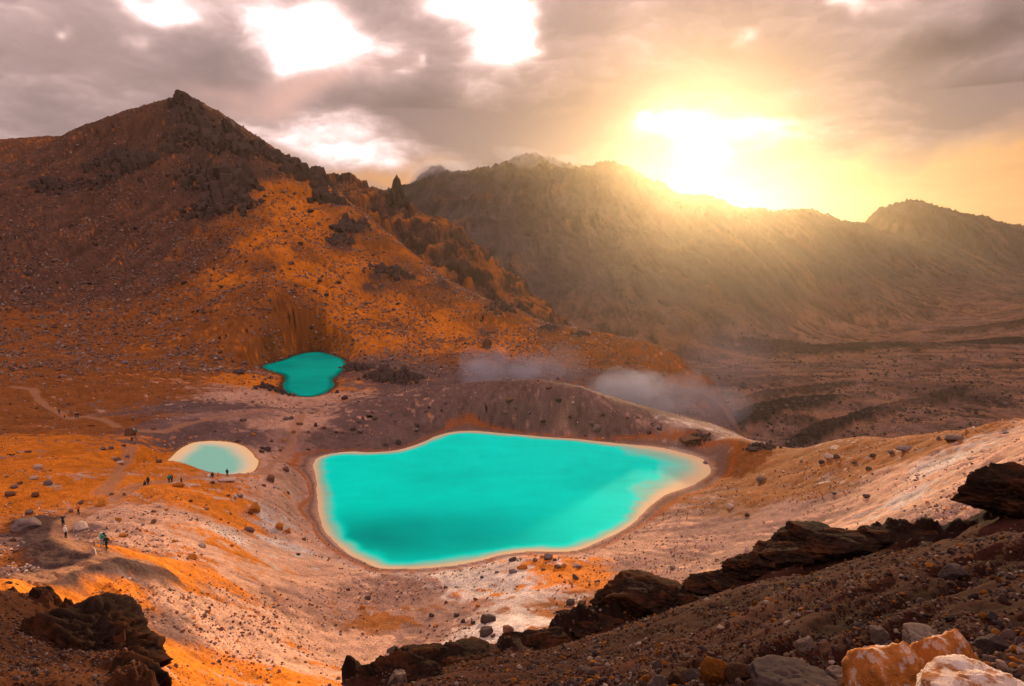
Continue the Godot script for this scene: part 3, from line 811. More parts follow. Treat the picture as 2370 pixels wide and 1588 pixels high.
func lake_list() -> Array:
	return [
		["big_emerald_lake", 0.0, PackedVector2Array([
			Vector2(-54.6, -196.0), Vector2(-55.3, -202.1), Vector2(-52.9, -206.8), Vector2(-47.2, -209.0), Vector2(-40.3, -208.5), Vector2(-33.8, -210.7), Vector2(-28.9, -216.6), Vector2(-24.7, -225.2),
			Vector2(-19.9, -231.0), Vector2(-14.5, -233.2), Vector2(-7.6, -231.8), Vector2(0.6, -229.1), Vector2(10.7, -225.7), Vector2(20.5, -223.2), Vector2(29.8, -219.0), Vector2(39.0, -215.8),
			Vector2(44.9, -213.0), Vector2(49.5, -208.5), Vector2(52.8, -204.2), Vector2(54.2, -198.0), Vector2(53.0, -190.3), Vector2(49.4, -184.0), Vector2(44.2, -178.0), Vector2(39.6, -174.0),
			Vector2(35.7, -170.2), Vector2(31.9, -163.7), Vector2(27.5, -155.1), Vector2(22.9, -149.0), Vector2(17.7, -143.4), Vector2(13.1, -139.7), Vector2(8.8, -138.7), Vector2(3.8, -138.7),
			Vector2(-1.7, -137.2), Vector2(-5.7, -134.7), Vector2(-9.7, -132.8), Vector2(-13.6, -131.6), Vector2(-17.5, -131.0), Vector2(-21.5, -131.0), Vector2(-25.2, -131.6), Vector2(-28.0, -133.8),
			Vector2(-31.6, -137.2), Vector2(-35.0, -141.3), Vector2(-38.5, -146.7), Vector2(-41.2, -152.6), Vector2(-44.2, -161.6), Vector2(-47.1, -171.7), Vector2(-50.6, -183.1)
		])],
		["pale_crater_lake", 4.0, PackedVector2Array([
			Vector2(-86.6, -173.8), Vector2(-89.7, -182.0), Vector2(-90.2, -186.8), Vector2(-91.2, -194.1), Vector2(-91.7, -200.7), Vector2(-90.5, -205.2), Vector2(-87.2, -206.4), Vector2(-83.2, -206.0),
			Vector2(-78.5, -203.6), Vector2(-74.2, -199.6), Vector2(-69.8, -193.0), Vector2(-66.8, -187.8), Vector2(-65.1, -182.9), Vector2(-64.5, -177.8), Vector2(-65.8, -173.8), Vector2(-69.9, -170.4),
			Vector2(-74.5, -168.7), Vector2(-79.9, -169.1), Vector2(-83.6, -170.8)
		])],
		["back_emerald_lake", -2.0, PackedVector2Array([
			Vector2(-129.2, -375.3), Vector2(-127.3, -383.7), Vector2(-124.5, -394.7), Vector2(-123.0, -411.1), Vector2(-119.7, -422.7), Vector2(-111.2, -424.8), Vector2(-103.2, -413.6), Vector2(-94.5, -401.6),
			Vector2(-86.6, -383.7), Vector2(-84.9, -371.3), Vector2(-83.8, -352.2), Vector2(-84.0, -340.0), Vector2(-79.4, -323.3), Vector2(-78.8, -309.2), Vector2(-80.3, -302.3), Vector2(-83.4, -297.8),
			Vector2(-89.3, -299.7), Vector2(-95.0, -306.4), Vector2(-101.8, -321.4), Vector2(-104.1, -332.7), Vector2(-106.7, -340.7), Vector2(-109.2, -347.6), Vector2(-115.7, -355.9), Vector2(-122.0, -363.4)
		])],
	]

func trails() -> Array:
	return [
		PackedVector2Array([Vector2(-196.9, -278.4), Vector2(-193.6, -275.4), Vector2(-179.7, -271.1), Vector2(-168.9, -257.8), Vector2(-162.1, -251.9), Vector2(-154.9, -247.4), Vector2(-142.8, -233.5), Vector2(-145.0, -243.3), Vector2(-128.9, -227.7), Vector2(-117.8, -214.7)]),
		PackedVector2Array([Vector2(-96.6, -181.6), Vector2(-93.0, -172.2), Vector2(-79.4, -142.7), Vector2(-74.1, -128.4)]),
		PackedVector2Array([Vector2(-55.1, -169.2), Vector2(-57.9, -165.2), Vector2(-63.4, -158.6), Vector2(-67.4, -152.2), Vector2(-70.8, -147.5), Vector2(-72.0, -141.0), Vector2(-70.4, -128.2), Vector2(-70.6, -122.1), Vector2(-68.3, -112.5), Vector2(-66.4, -105.0), Vector2(-64.9, -101.0), Vector2(-59.4, -93.0), Vector2(-49.6, -80.4), Vector2(-46.6, -78.2), Vector2(-45.5, -78.9), Vector2(-44.4, -75.6), Vector2(-44.2, -71.3), Vector2(-44.0, -66.8), Vector2(-42.7, -61.3)]),
		PackedVector2Array([Vector2(-45.5, -78.9), Vector2(-43.3, -78.9), Vector2(-41.6, -80.1)]),
		PackedVector2Array([Vector2(-71.4, -244.7), Vector2(-67.0, -222.0), Vector2(-64.2, -210.0), Vector2(-62.9, -193.6), Vector2(-57.9, -165.2)]),
		PackedVector2Array([Vector2(-110.2, -210.2), Vector2(-102.2, -212.1), Vector2(-98.1, -220.7), Vector2(-90.1, -235.1), Vector2(-80.2, -249.2)]),
	]

func gravel_banks() -> Array:
	return [
		PackedVector2Array([Vector2(-69.1, -106.5), Vector2(-65.9, -99.5), Vector2(-52.9, -80.1), Vector2(-48.4, -75.1), Vector2(-47.4, -76.0), Vector2(-47.1, -77.8)]),
		PackedVector2Array([Vector2(-42.6, -62.6), Vector2(-43.4, -67.1), Vector2(-43.3, -71.4), Vector2(-42.8, -75.3), Vector2(-41.4, -76.6), Vector2(-40.7, -79.1)]),
		PackedVector2Array([Vector2(-73.5, -107.8), Vector2(-67.2, -101.1)]),
	]


func build_ground() -> void:
	for l in lake_list():
		lake_setup(l[0], l[1], l[2])
	trail_setup(trails(), gravel_banks(), Vector2(-190, -400), Vector2(80, -60))
	var g := {"az0": -44.0, "az1": 44.0, "r0": 46.0, "r1": 1000.0, "cols": int(1120 * QUALITY), "rows": int(590 * QUALITY)}
	var soils := ground_soils()
	var f := coarse_fields(g, ground_heights(), 6.0, soils, 5)
	grids.ground = g
	var tone := [ORANGE, AMBER, SCORIA, PINK, WHITE_CRUST, GRAVEL, MAUVE]
	var rocky := rock_spots()
	var cols: int = g.cols
	var rows: int = g.rows
	var pos := PackedVector3Array()
	pos.resize(cols * rows)
	var col := PackedColorArray()
	col.resize(cols * rows)
	var f0: PackedFloat32Array = f[0]
	var f1: PackedFloat32Array = f[1]
	var w := PackedFloat32Array()
	w.resize(7)
	var step_a := deg_to_rad(g.az1 - g.az0) / cols
	var step_r: float = log(g.r1 / g.r0) / rows
	var tl: Vector2 = trail.lo
	var tnx: int = trail.nx
	var tnz: int = trail.nz
	var tsd: PackedFloat32Array = trail.sd
	var tbd: PackedFloat32Array = trail.bank
	var mask := PackedByteArray()
	mask.resize(cols * rows)
	for j in rows:
		for i in cols:
			var o := j * cols + i
			var p := fan_xz(g, (i + 0.5) / cols, (j + 0.5) / rows)
			var x := p.x
			var z := p.y
			var r2 := p.length()
			var h := f0[o * 4]
			w[0] = f0[o * 4 + 1]; w[1] = f0[o * 4 + 2]; w[2] = f0[o * 4 + 3]
			w[3] = f1[o * 4]; w[4] = f1[o * 4 + 1]; w[5] = f1[o * 4 + 2]; w[6] = f1[o * 4 + 3]
			var nb := n_big.get_noise_2d(x, z)
			var nm := n_mid.get_noise_2d(x, z)
			var nf := n_fine.get_noise_2d(x, z)
			var rock := 0.0
			for q: Vector3 in rocky:
				var dx := x - q.x
				var dz := z - q.y
				var dd := (dx * dx + dz * dz) / (q.z * q.z)
				if dd < 4.0:
					rock = maxf(rock, exp(-dd * 1.3))
			# grain drawn out along the fall line
			var flow := 0.0
			if j > 8 and j < rows - 9 and i > 8 and i < cols - 9:
				var da := (f0[(o + 6) * 4] - f0[(o - 6) * 4]) / (r2 * step_a * 12.0)
				var dr := (f0[(o + 6 * cols) * 4] - f0[(o - 6 * cols) * 4]) / (r2 * step_r * 12.0)
				var gd := Vector2(x, z) / r2 * dr + Vector2(-z, x) / r2 * da
				var steep := gd.length()
				gd = gd / maxf(steep, 0.02) * (0.9 + r2 * 0.004)
				for q in 5:
					flow += n_fine.get_noise_2d(x * 0.8 + gd.x * (q - 2), z * 0.8 + gd.y * (q - 2))
				flow *= 0.42 * clampf(steep * 4.0, 0.0, 1.0)
			# soils: sharpen the shares with noise, each its own
			var ax := x + nm * 5.0
			var az := z + nb * 8.0
			var tot := 1e-9
			for s in 7:
				var e := pow(clampf(w[s], 0.0, 1.0), 0.8) * (1.0 + 1.15 * n_mid.get_noise_2d(ax * 0.55 + s * 91.0, az * 0.55) + (1.7 - 1.1 * clampf((h - 12.0) / 30.0, 0.0, 1.0)) * n_fine.get_noise_2d(ax * 0.5 + s * 57.0, az * 0.5) + 1.4 * flow * (1.0 if s % 2 else -1.0))
				e = maxf(e, 0.0)
				w[s] = pow(e, 2.3 - 0.7 * clampf((h - 12.0) / 30.0, 0.0, 1.0))
				tot += w[s]
			var c := Color(0, 0, 0)
			for s in 7:
				var t: Color = tone[s]
				c += t * (w[s] / tot)
			# ochre dust caught among the scoria
			c = c.lerp(Color(0.21, 0.088, 0.043), w[2] / tot * clampf(-0.08 + nf * 0.6 + nm * 0.8 + flow * 0.8, 0.0, 0.7))
			# scoria slopes carry paler and darker streaks down the fall line
			var up := clampf((h - 12.0) / 30.0, 0.0, 1.0)
			var streak := n_mid.get_noise_2d(x * 0.9 + z * 0.6, h * 0.25)
			c = c * maxf(0.25, 1.0 + 0.30 * nm + 0.30 * nf + 0.35 * flow + up * 0.25 * streak)
			# relief
			h += nb * 1.2 * up + nm * (0.45 + 1.1 * up) + nf * (0.10 + 0.30 * up) + flow * (0.08 + 0.25 * up)
			if rock > 0.02:
				var cr := n_cell.get_noise_2d(x, z + h * 0.4)
				var cragged := rock * (0.35 + 0.65 * clampf(nm * 2.5 + 0.5, 0.0, 1.0))
				h += cragged * ((cr + 0.75) * 7.0 * (0.25 + 0.75 * up) + n_ridge.get_noise_2d(x * 2.4, z * 2.4) * 3.5 * (0.3 + up))
				c = c.lerp(Color(0.105, 0.070, 0.066) * (1.0 + 0.5 * nf), clampf(cragged * 1.5, 0.0, 0.9))
			# lakes: flat shore, wet and rusty rims
			for d in lakes:
				var s := lake_distance(d, x, z)
				if s < 15.0:
					var sn := s + nm * 0.5 + nf * 0.12
					var shore: float = d.level + (sn * 0.10 if sn > 0.0 else maxf(sn * 0.35, -2.0))
					var k := smoothstep(1.2, 9.0 if d.name != "pale_crater_lake" else 5.0, s)
					h = lerpf(shore, h, k)
					if d.name == "big_emerald_lake":
						var wide := clampf(1.0 + 2.2 * smoothstep(22.6, 46.6, x) + 2.5 * clampf(-0.3 - nb * 2.0, 0.0, 1.0) + nm * 0.5, 0.8, 4.0)
						var b := sn / wide
						c = c.lerp(Color(0.62, 0.38, 0.26), clampf(1.0 - absf(b) * 1.6, 0.0, 1.0))
						c = c.lerp(Color(0.27, 0.150, 0.115), clampf(1.0 - absf(b - 0.95) * 1.5, 0.0, 0.9))
						c = c.lerp(Color(0.50, 0.14, 0.028), clampf((1.0 - absf(b - 1.8) * 1.8) * (1.0 + nf * 1.2), 0.0, 0.85))
					elif d.name == "pale_crater_lake":
						c = c.lerp(Color(0.62, 0.28, 0.06), clampf(1.0 - absf(sn - 0.3) * 1.6, 0.0, 0.9))
					else:
						c = c.lerp(Color(0.10, 0.042, 0.026), clampf(1.4 - sn * 0.42, 0.0, 0.9))
			# trodden trails
			var ti := int(x - tl.x)
			var tj := int(z - tl.y)
			if ti >= 0 and tj >= 0 and ti < tnx - 1 and tj < tnz - 1:
				var fx := x - tl.x - ti
				var fz := z - tl.y - tj
				var oo := tj * tnx + ti
				var td := lerpf(lerpf(tsd[oo], tsd[oo + 1], fx), lerpf(tsd[oo + tnx], tsd[oo + tnx + 1], fx), fz)
				var bd := lerpf(lerpf(tbd[oo], tbd[oo + 1], fx), lerpf(tbd[oo + tnx], tbd[oo + tnx + 1], fx), fz)
				var bk := 1.0 - smoothstep(1.8, 3.2, bd + nm * 1.2 + nf * 0.4)
				c = c.lerp(Color(0.105, 0.064, 0.058) * (1.0 + 0.5 * nf), bk * 0.92)
				h += bk * 0.5
				var tw := 1.5 + nm * 0.8
				var on := 1.0 - smoothstep(tw * 0.5, tw * 1.3, td)
				c = c.lerp(Color(0.52, 0.26, 0.15), on * 0.75)
				h -= on * 0.18
			mask[o] = 1 if r2 > 385.0 and f0[o * 4] > 8.0 and x < 60.0 else 0
			pos[o] = Vector3(x, h, z)
			col[o] = c
	g.pos = pos
	var both := fan_mesh(g, pos, col, 2, mask)
	var mat := soil_material(0.045, 0.95, 6.0)
	structure("ground", both[0], mat)
	structure("mountain", both[1], mat)


func ground_at(x: float, z: float) -> float:
	return fan_height(grids.ground, x, z)


func fan_height(g: Dictionary, x: float, z: float) -> float:
	var az := rad_to_deg(atan2(x, -z))
	var fi: float = (az - g.az0) / (g.az1 - g.az0) * g.cols - 0.5
	var fj: float = log(Vector2(x, z).length() / g.r0) / log(g.r1 / g.r0) * g.rows - 0.5
	var i := clampi(int(fi), 0, g.cols - 2)
	var j := clampi(int(fj), 0, g.rows - 2)
	var pos: PackedVector3Array = g.pos
	var o: int = j * g.cols + i
	var a := clampf(fi - i, 0.0, 1.0)
	var b := clampf(fj - j, 0.0, 1.0)
	return lerpf(lerpf(pos[o].y, pos[o + 1].y, a), lerpf(pos[o + g.cols].y, pos[o + g.cols + 1].y, a), b)


# ------------------------------------------------------------------ valley floor, far ridge and far mountain
func build_far_land() -> void:
	var g := {"az0": -20.0, "az1": 44.0, "r0": 290.0, "r1": 3000.0, "cols": int(900 * QUALITY), "rows": int(560 * QUALITY)}
	var step_a: float = deg_to_rad(g.az1 - g.az0) / g.cols
	var step_r: float = log(g.r1 / g.r0) / g.rows
	var f := coarse_fields(g, far_heights(), 30.0, [PackedVector2Array([Vector2.ZERO])], 4)
	var dark := lava_fields()
	var cols: int = g.cols
	var rows: int = g.rows
	var pos := PackedVector3Array()
	pos.resize(cols * rows)
	var col := PackedColorArray()
	col.resize(cols * rows)
	var f0: PackedFloat32Array = f[0]
	var mask := PackedByteArray()
	mask.resize(cols * rows)
	for j in rows:
		for i in cols:
			var o := j * cols + i
			var p := fan_xz(g, (i + 0.5) / cols, (j + 0.5) / rows)
			var x := p.x
			var z := p.y
			var h := f0[o * 4]
			var up := clampf((h + 62.0) / 60.0, 0.0, 1.0)
			var nb := n_big.get_noise_2d(x * 0.5, z * 0.5)
			var nm := n_mid.get_noise_2d(x * 0.35, z * 0.35)
			var nf := n_fine.get_noise_2d(x * 0.3, z * 0.3)
			# gullies and scree streaks run down the fall line
			var flow := 0.0
			if j > 8 and j < rows - 9 and i > 8 and i < cols - 9:
				var r2 := p.length()
				var da := (f0[(o + 6) * 4] - f0[(o - 6) * 4]) / (r2 * step_a * 12.0)
				var dr := (f0[(o + 6 * cols) * 4] - f0[(o - 6 * cols) * 4]) / (r2 * step_r * 12.0)
				var gd := Vector2(x, z) / r2 * dr + Vector2(-z, x) / r2 * da + Vector2(0.05, -0.03)
				var steep := gd.length()
				gd = gd / maxf(steep, 0.02) * 11.0
				var wx := x + nb * 30.0
				for q in 7:
					flow += n_mid.get_noise_2d((wx + gd.x * (q - 3)) * 0.5, (z + gd.y * (q - 3)) * 0.5) * 0.7 + n_mid.get_noise_2d((wx + gd.x * 0.5 * (q - 3)) * 1.9, (z + gd.y * 0.5 * (q - 3)) * 1.9) * 0.5
				flow *= 0.34 * clampf(steep * 4.0, 0.0, 1.0) * (0.55 + 0.9 * clampf(nb * 1.5 + 0.4, 0.0, 1.0))
			var rg := n_ridge.get_noise_2d(x * 0.22, z * 0.22)
			h += up * (flow * 5.0 + nb * 8.0 + nm * 1.2 + rg * 9.0 - 3.0)
			h += (1.0 - up) * (nb * 3.0 + nm * 1.8 + nf * 0.6)
			# broken rock bands high on the ridge
			var band := clampf((h - 60.0) / 60.0, 0.0, 1.0) * clampf(rg * 1.6 + nm - 0.2, 0.0, 1.0)
			h += band * (n_ridge.get_noise_2d(x * 1.3, z * 1.3) * 9.0 + nf * 2.0)
			var slope_c := Color(0.115, 0.085, 0.092) * maxf(0.3, 1.0 + 0.75 * flow + 0.25 * nm + 0.3 * nf)
			slope_c = slope_c.lerp(Color(0.085, 0.060, 0.060), band * 0.8)
			slope_c = slope_c.lerp(Color(0.30, 0.145, 0.090), clampf(nb * 1.3 + flow * 0.6 - 0.25, 0.0, 0.55))
			var floor_c := Color(0.200, 0.115, 0.094) * maxf(0.25, 1.0 + 0.7 * nm + 0.6 * nf + 0.5 * nb)
			floor_c = floor_c.lerp(Color(0.44, 0.22, 0.13), clampf((n_ridge.get_noise_2d(x * 0.22 + nm * 14.0, z * 0.42) - 0.25) * 1.4, 0.0, 0.7))
			var c := floor_c.lerp(slope_c, up)
			for q in dark:
				var v: Vector2 = (p - q[0]).rotated(-q[2])
				var dd: float = (v / q[1]).length() + nm * 0.35 + nf * 0.12
				if dd < 1.15:
					var k := 1.0 - smoothstep(0.85, 1.1, dd)
					c = c.lerp(Color(0.048, 0.034, 0.034) * (1.0 + 0.5 * nf), k * q[3])
					h += k * (2.5 + nf * 2.0)
			mask[o] = 0 if up < 0.35 else 2 if p.length() > 2060.0 else 1
			pos[o] = Vector3(x, h, z)
			col[o] = c
	g.pos = pos
	grids.far = g
	var three := fan_mesh(g, pos, col, 3, mask)
	var mat := soil_material(0.012, 1.0, 25.0)
	structure("valley_floor", three[0], mat)
	structure("far_ridge", three[1], mat)
	structure("far_mountain", three[2], mat)


# ------------------------------------------------------------------ crags behind the descending crest
func build_crags() -> void:
	var g := {"az0": -18.0, "az1": 8.0, "r0": 470.0, "r1": 900.0, "cols": int(420 * QUALITY), "rows": int(250 * QUALITY)}
	var f := coarse_fields(g, crag_heights(), 5.0, [PackedVector2Array([Vector2.ZERO])], 4)
	var cols: int = g.cols
	var rows: int = g.rows
	var pos := PackedVector3Array()
	pos.resize(cols * rows)
	var col := PackedColorArray()
	col.resize(cols * rows)
	var f0: PackedFloat32Array = f[0]
	for j in rows:
		for i in cols:
			var o := j * cols + i
			var p := fan_xz(g, (i + 0.5) / cols, (j + 0.5) / rows)
			var x := p.x
			var z := p.y
			var h := f0[o * 4]
			var nm := n_mid.get_noise_2d(x * 0.7, z * 0.7)
			var nf := n_fine.get_noise_2d(x * 0.7, z * 0.7)
			var rg := n_ridge.get_noise_2d(x, z)
			var cr := n_cell.get_noise_2d(x * 0.45, z * 0.45)
			h += rg * 7.0 + (cr + 0.5) * 12.0 + nm * 3.0 + nf * 1.2 - 4.0
			var lv := (h + nm * 9.0 + x * 0.12) / 19.0
			var fr := lv - floorf(lv)
			h += (smoothstep(0.2, 0.8, fr) - fr) * 8.0 * clampf(0.6 + rg, 0.0, 1.0)
			var c := Color(0.125, 0.073, 0.060) * (1.0 + 0.6 * nf + 0.6 * nm)
			var top := smoothstep(0.6, 0.85, fr) + (1.0 - smoothstep(0.05, 0.25, fr))
			c = c.lerp(Color(0.58, 0.20, 0.05), clampf(top * 0.42 - 0.12 + nm * 1.2 + nf * 0.5 + n_big.get_noise_2d(x * 2.0, z * 2.0), 0.0, 0.9))
			pos[o] = Vector3(x, h, z)
			col[o] = c
	g.pos = pos
	grids.crags = g
	structure("rocky_crags", fan_mesh(g, pos, col)[0], soil_material(0.03, 1.0, 15.0))


func edge_at(e: PackedVector2Array, x: float, z: float) -> float:
	var a := rad_to_deg(atan2(x, -z))
	for k in e.size() - 1:
		if a < e[k + 1].x:
			return lerpf(e[k].y, e[k + 1].y, clampf((a - e[k].x) / (e[k + 1].x - e[k].x), 0.0, 1.0))
	return e[e.size() - 1].y


func build_ledge() -> void:
	var g := {"az0": -50.0, "az1": -24.0, "r0": 5.0, "r1": 30.0, "cols": int(360 * QUALITY), "rows": int(260 * QUALITY)}
	var f := coarse_fields(g, ledge_heights(), 2.0, [PackedVector2Array([Vector2.ZERO])], 5)
	var edge := ledge_edge()
	var cols: int = g.cols
	var rows: int = g.rows
	var pos := PackedVector3Array()
	pos.resize(cols * rows)
	var col := PackedColorArray()
	col.resize(cols * rows)
	var f0: PackedFloat32Array = f[0]
	var last := edge[edge.size() - 1]
	for j in rows:
		for i in cols:
			var o := j * cols + i
			var p := fan_xz(g, (i + 0.5) / cols, (j + 0.5) / rows)
			var h := f0[o * 4]
			var nm := n_mid.get_noise_2d(p.x * 12.0, p.y * 12.0)
			var nf := n_fine.get_noise_2d(p.x * 14.0, p.y * 14.0)
			var nl := n_mid.get_noise_2d(p.x * 4.0 + 70.0, p.y * 4.0)
			h += nl * 0.35 + nm * 0.10 + nf * 0.03
			var over := p.length() - edge_at(edge, p.x, p.y) + nm * 0.5
			over = maxf(over, (rad_to_deg(atan2(p.x, -p.y)) - last.x) * 0.35 + nm * 0.3)
			var lip := exp(-pow((over + 0.35) / 0.6, 2.0)) * clampf(0.7 + n_mid.get_noise_2d(p.x * 6.0, p.y * 6.0) * 2.6, 0.0, 1.3)
			h += lip * (0.34 + n_cell.get_noise_2d(p.x * 13.0, p.y * 13.0) * 0.35 + nf * 0.12)
			if over > 0.0:
				h -= over * 2.2 + smoothstep(0.0, 0.4, over) * 0.6
			pos[o] = Vector3(p.x, h, p.y)
			col[o] = Color(0.062, 0.0245, 0.0160) * (1.0 + 0.5 * nm + 0.4 * nf) + Color(0.075, 0.026, 0.005) * clampf(nl * 2.0, 0.0, 1.0)
	g.pos = pos
	grids.ledge = g
	structure("near_lava_ledge", fan_mesh(g, pos, col)[0], soil_material(0.9, 1.0, 1.5))


# ------------------------------------------------------------------ scree slope under the viewer's feet
func build_near_slope() -> void:
	var g := {"az0": -14.0, "az1": 52.0, "r0": 6.0, "r1": 60.0, "cols": int(800 * QUALITY), "rows": int(340 * QUALITY)}
	var f := coarse_fields(g, near_heights(), 3.0, [PackedVector2Array([Vector2.ZERO])], 5)
	var edge := slope_edge()
	var cols: int = g.cols
	var rows: int = g.rows
	var pos := PackedVector3Array()
	pos.resize(cols * rows)
	var col := PackedColorArray()
	col.resize(cols * rows)
	var f0: PackedFloat32Array = f[0]
	for j in rows:
		for i in cols:
			var o := j * cols + i
			var p := fan_xz(g, (i + 0.5) / cols, (j + 0.5) / rows)
			var x := p.x
			var z := p.y
			var h := f0[o * 4]
			# runnels along the fall line (down to the left and away)
			var u := x * 0.55 + z * 0.83
			var v := x * 0.83 - z * 0.55
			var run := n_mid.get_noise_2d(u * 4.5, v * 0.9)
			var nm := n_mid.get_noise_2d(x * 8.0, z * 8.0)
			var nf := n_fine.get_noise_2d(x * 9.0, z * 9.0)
			var shaded_hollow := clampf(n_mid.get_noise_2d(u * 2.2 + 31.0, v * 0.55) * 2.4 - 0.35, 0.0, 1.0)
			h += run * 0.34 + nm * 0.10 + nf * 0.025 - shaded_hollow * 0.55
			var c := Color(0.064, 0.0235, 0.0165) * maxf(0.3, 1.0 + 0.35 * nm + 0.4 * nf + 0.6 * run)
			c = c.lerp(Color(0.014, 0.006, 0.0045), shaded_hollow * 0.85)  # eroded dips, their shade painted into the soil colour
			var over := p.length() - edge_at(edge, x, z) + nm * 0.8
			# a broken lip of lava along the edge
			var lump := n_cell.get_noise_2d(x * 5.5, z * 5.5)
			var lip := exp(-pow((over + 0.7) / 1.15, 2.0)) * clampf(0.75 + n_mid.get_noise_2d(x * 3.0 + 9.0, z * 3.0) * 2.6, 0.0, 1.3)
			h += lip * (1.0 + lump * 0.9 + n_ridge.get_noise_2d(x * 16.0, z * 16.0) * 0.35)
			c = c.lerp(Color(0.027, 0.016, 0.013) * (1.0 + 0.6 * nf), clampf(lip * 1.5, 0.0, 0.92))
			if over > 0.0:
				h -= minf(over * 1.3, over * 0.5 + 2.5) * smoothstep(0.0, 1.2, over) + over * 0.5
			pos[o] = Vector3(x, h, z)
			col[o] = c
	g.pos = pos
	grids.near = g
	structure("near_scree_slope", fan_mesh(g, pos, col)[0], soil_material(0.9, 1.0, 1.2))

# ------------------------------------------------------------------ rocks
const GREY_ROCK := Color(0.24, 0.165, 0.155)
const PALE_ROCK := Color(0.62, 0.44, 0.36)
const DARK_ROCK := Color(0.105, 0.074, 0.068)
const BROWN_ROCK := Color(0.22, 0.110, 0.070)
const RUST_ROCK := Color(0.56, 0.20, 0.040)
const WHITE_ROCK := Color(0.66, 0.53, 0.47)
var rock_meshes := {}
var tone_materials := {}
var ball_cache := {}


# directions and triangles of a subdivided icosahedron
func ball(level: int) -> Array:
	if ball_cache.has(level):
		return ball_cache[level]
	var t := (1.0 + sqrt(5.0)) / 2.0
	var v := PackedVector3Array([Vector3(-1, t, 0), Vector3(1, t, 0), Vector3(-1, -t, 0), Vector3(1, -t, 0), Vector3(0, -1, t), Vector3(0, 1, t), Vector3(0, -1, -t), Vector3(0, 1, -t), Vector3(t, 0, -1), Vector3(t, 0, 1), Vector3(-t, 0, -1), Vector3(-t, 0, 1)])
	for i in v.size():
		v[i] = v[i].normalized()
	var f := PackedInt32Array([0, 11, 5, 0, 5, 1, 0, 1, 7, 0, 7, 10, 0, 10, 11, 1, 5, 9, 5, 11, 4, 11, 10, 2, 10, 7, 6, 7, 1, 8, 3, 9, 4, 3, 4, 2, 3, 2, 6, 3, 6, 8, 3, 8, 9, 4, 9, 5, 2, 4, 11, 6, 2, 10, 8, 6, 7, 9, 8, 1])
	for l in level:
		var mid := {}
		var f2 := PackedInt32Array()
		for k in range(0, f.size(), 3):
			var m := [0, 0, 0]
			for e in 3:
				var a := mini(f[k + e], f[k + (e + 1) % 3])
				var b := maxi(f[k + e], f[k + (e + 1) % 3])
				var key := a * 1000000 + b
				if not mid.has(key):
					mid[key] = v.size()
					v.append(((v[a] + v[b]) * 0.5).normalized())
				m[e] = mid[key]
			f2.append_array([f[k], m[0], m[2], f[k + 1], m[1], m[0], f[k + 2], m[2], m[1], m[0], m[1], m[2]])
		f = f2
	ball_cache[level] = [v, f]
	return ball_cache[level]


func mesh_from(v: PackedVector3Array, f: PackedInt32Array, c: PackedColorArray, flat := false) -> ArrayMesh:
	var st := SurfaceTool.new()
	st.begin(Mesh.PRIMITIVE_TRIANGLES)
	if flat:
		st.set_smooth_group(-1)
		for k in f.size() / 3:
			for e in [0, 2, 1]:
				var n := f[k * 3 + e]
				st.set_color(c[n] if c.size() else Color.WHITE)
				st.add_vertex(v[n])
	else:
		for n in v.size():
			st.set_color(c[n] if c.size() else Color.WHITE)
			st.add_vertex(v[n])
		for k in f.size() / 3:
			st.add_index(f[k * 3])
			st.add_index(f[k * 3 + 2])
			st.add_index(f[k * 3 + 1])
	st.generate_normals()
	return st.commit()


# an angular stone about one metre across: a ball cut by planes, roughened
func stone_mesh(seed_: int, level: int, cuts: int, rough: float) -> ArrayMesh:
	var key := [seed_, level, cuts]
	if rock_meshes.has(key):
		return rock_meshes[key]
	var r := RandomNumberGenerator.new()
	r.seed = 900 + seed_ * 13 + cuts
	var planes := []
	for i in cuts:
		planes.append([Vector3(r.randfn(), r.randfn(), r.randfn()).normalized(), r.randf_range(0.27, 0.47)])
	planes.append([Vector3(r.randf_range(-0.3, 0.3), 1, r.randf_range(-0.3, 0.3)).normalized(), r.randf_range(0.30, 0.42)])
	var b := ball(level)
	var v: PackedVector3Array = b[0].duplicate()
	var c := PackedColorArray()
	c.resize(v.size())
	for i in v.size():
		var d := v[i]
		var rad := 0.56
		for p in planes:
			var k: float = d.dot(p[0])
			if k > 0.05:
				rad = minf(rad, p[1] / k)
		var n := n_fine.get_noise_3d(d.x * 4.0 + seed_ * 7.0, d.y * 4.0, d.z * 4.0)
		var n2 := n_fine.get_noise_3d(d.x * 14.0 + seed_ * 7.0, d.y * 14.0, d.z * 14.0)
		v[i] = d * (rad + rough * (n * 0.6 + n2 * 0.3))
		var q := 1.0 + 0.35 * n + 0.35 * n2
		c[i] = Color(q, q, q)
	rock_meshes[key] = mesh_from(v, b[1], c, level <= 1)
	return rock_meshes[key]


func tone_material(tone: Color, scale := 1.2, relief := 2.0) -> StandardMaterial3D:
	var key := [tone, scale]
	if not tone_materials.has(key):
		var m := soil_material(scale, 0.95, relief)
		m.uv1_world_triplanar = false
		m.albedo_color = (tone * 1.15).linear_to_srgb()
		tone_materials[key] = m
	return tone_materials[key]


func rock_node(called: String, m: Mesh, mat: Material, at: Vector3, size: Vector3, turn: float, label: String, category: String, group := "") -> MeshInstance3D:
	var o := MeshInstance3D.new()
	o.name = called
	o.mesh = m
	o.material_override = mat
	o.transform = Transform3D(Basis(Vector3.UP, turn).scaled_local(size), at)
	tag(o, label, category, group)
	add_child(o, true)
	return o


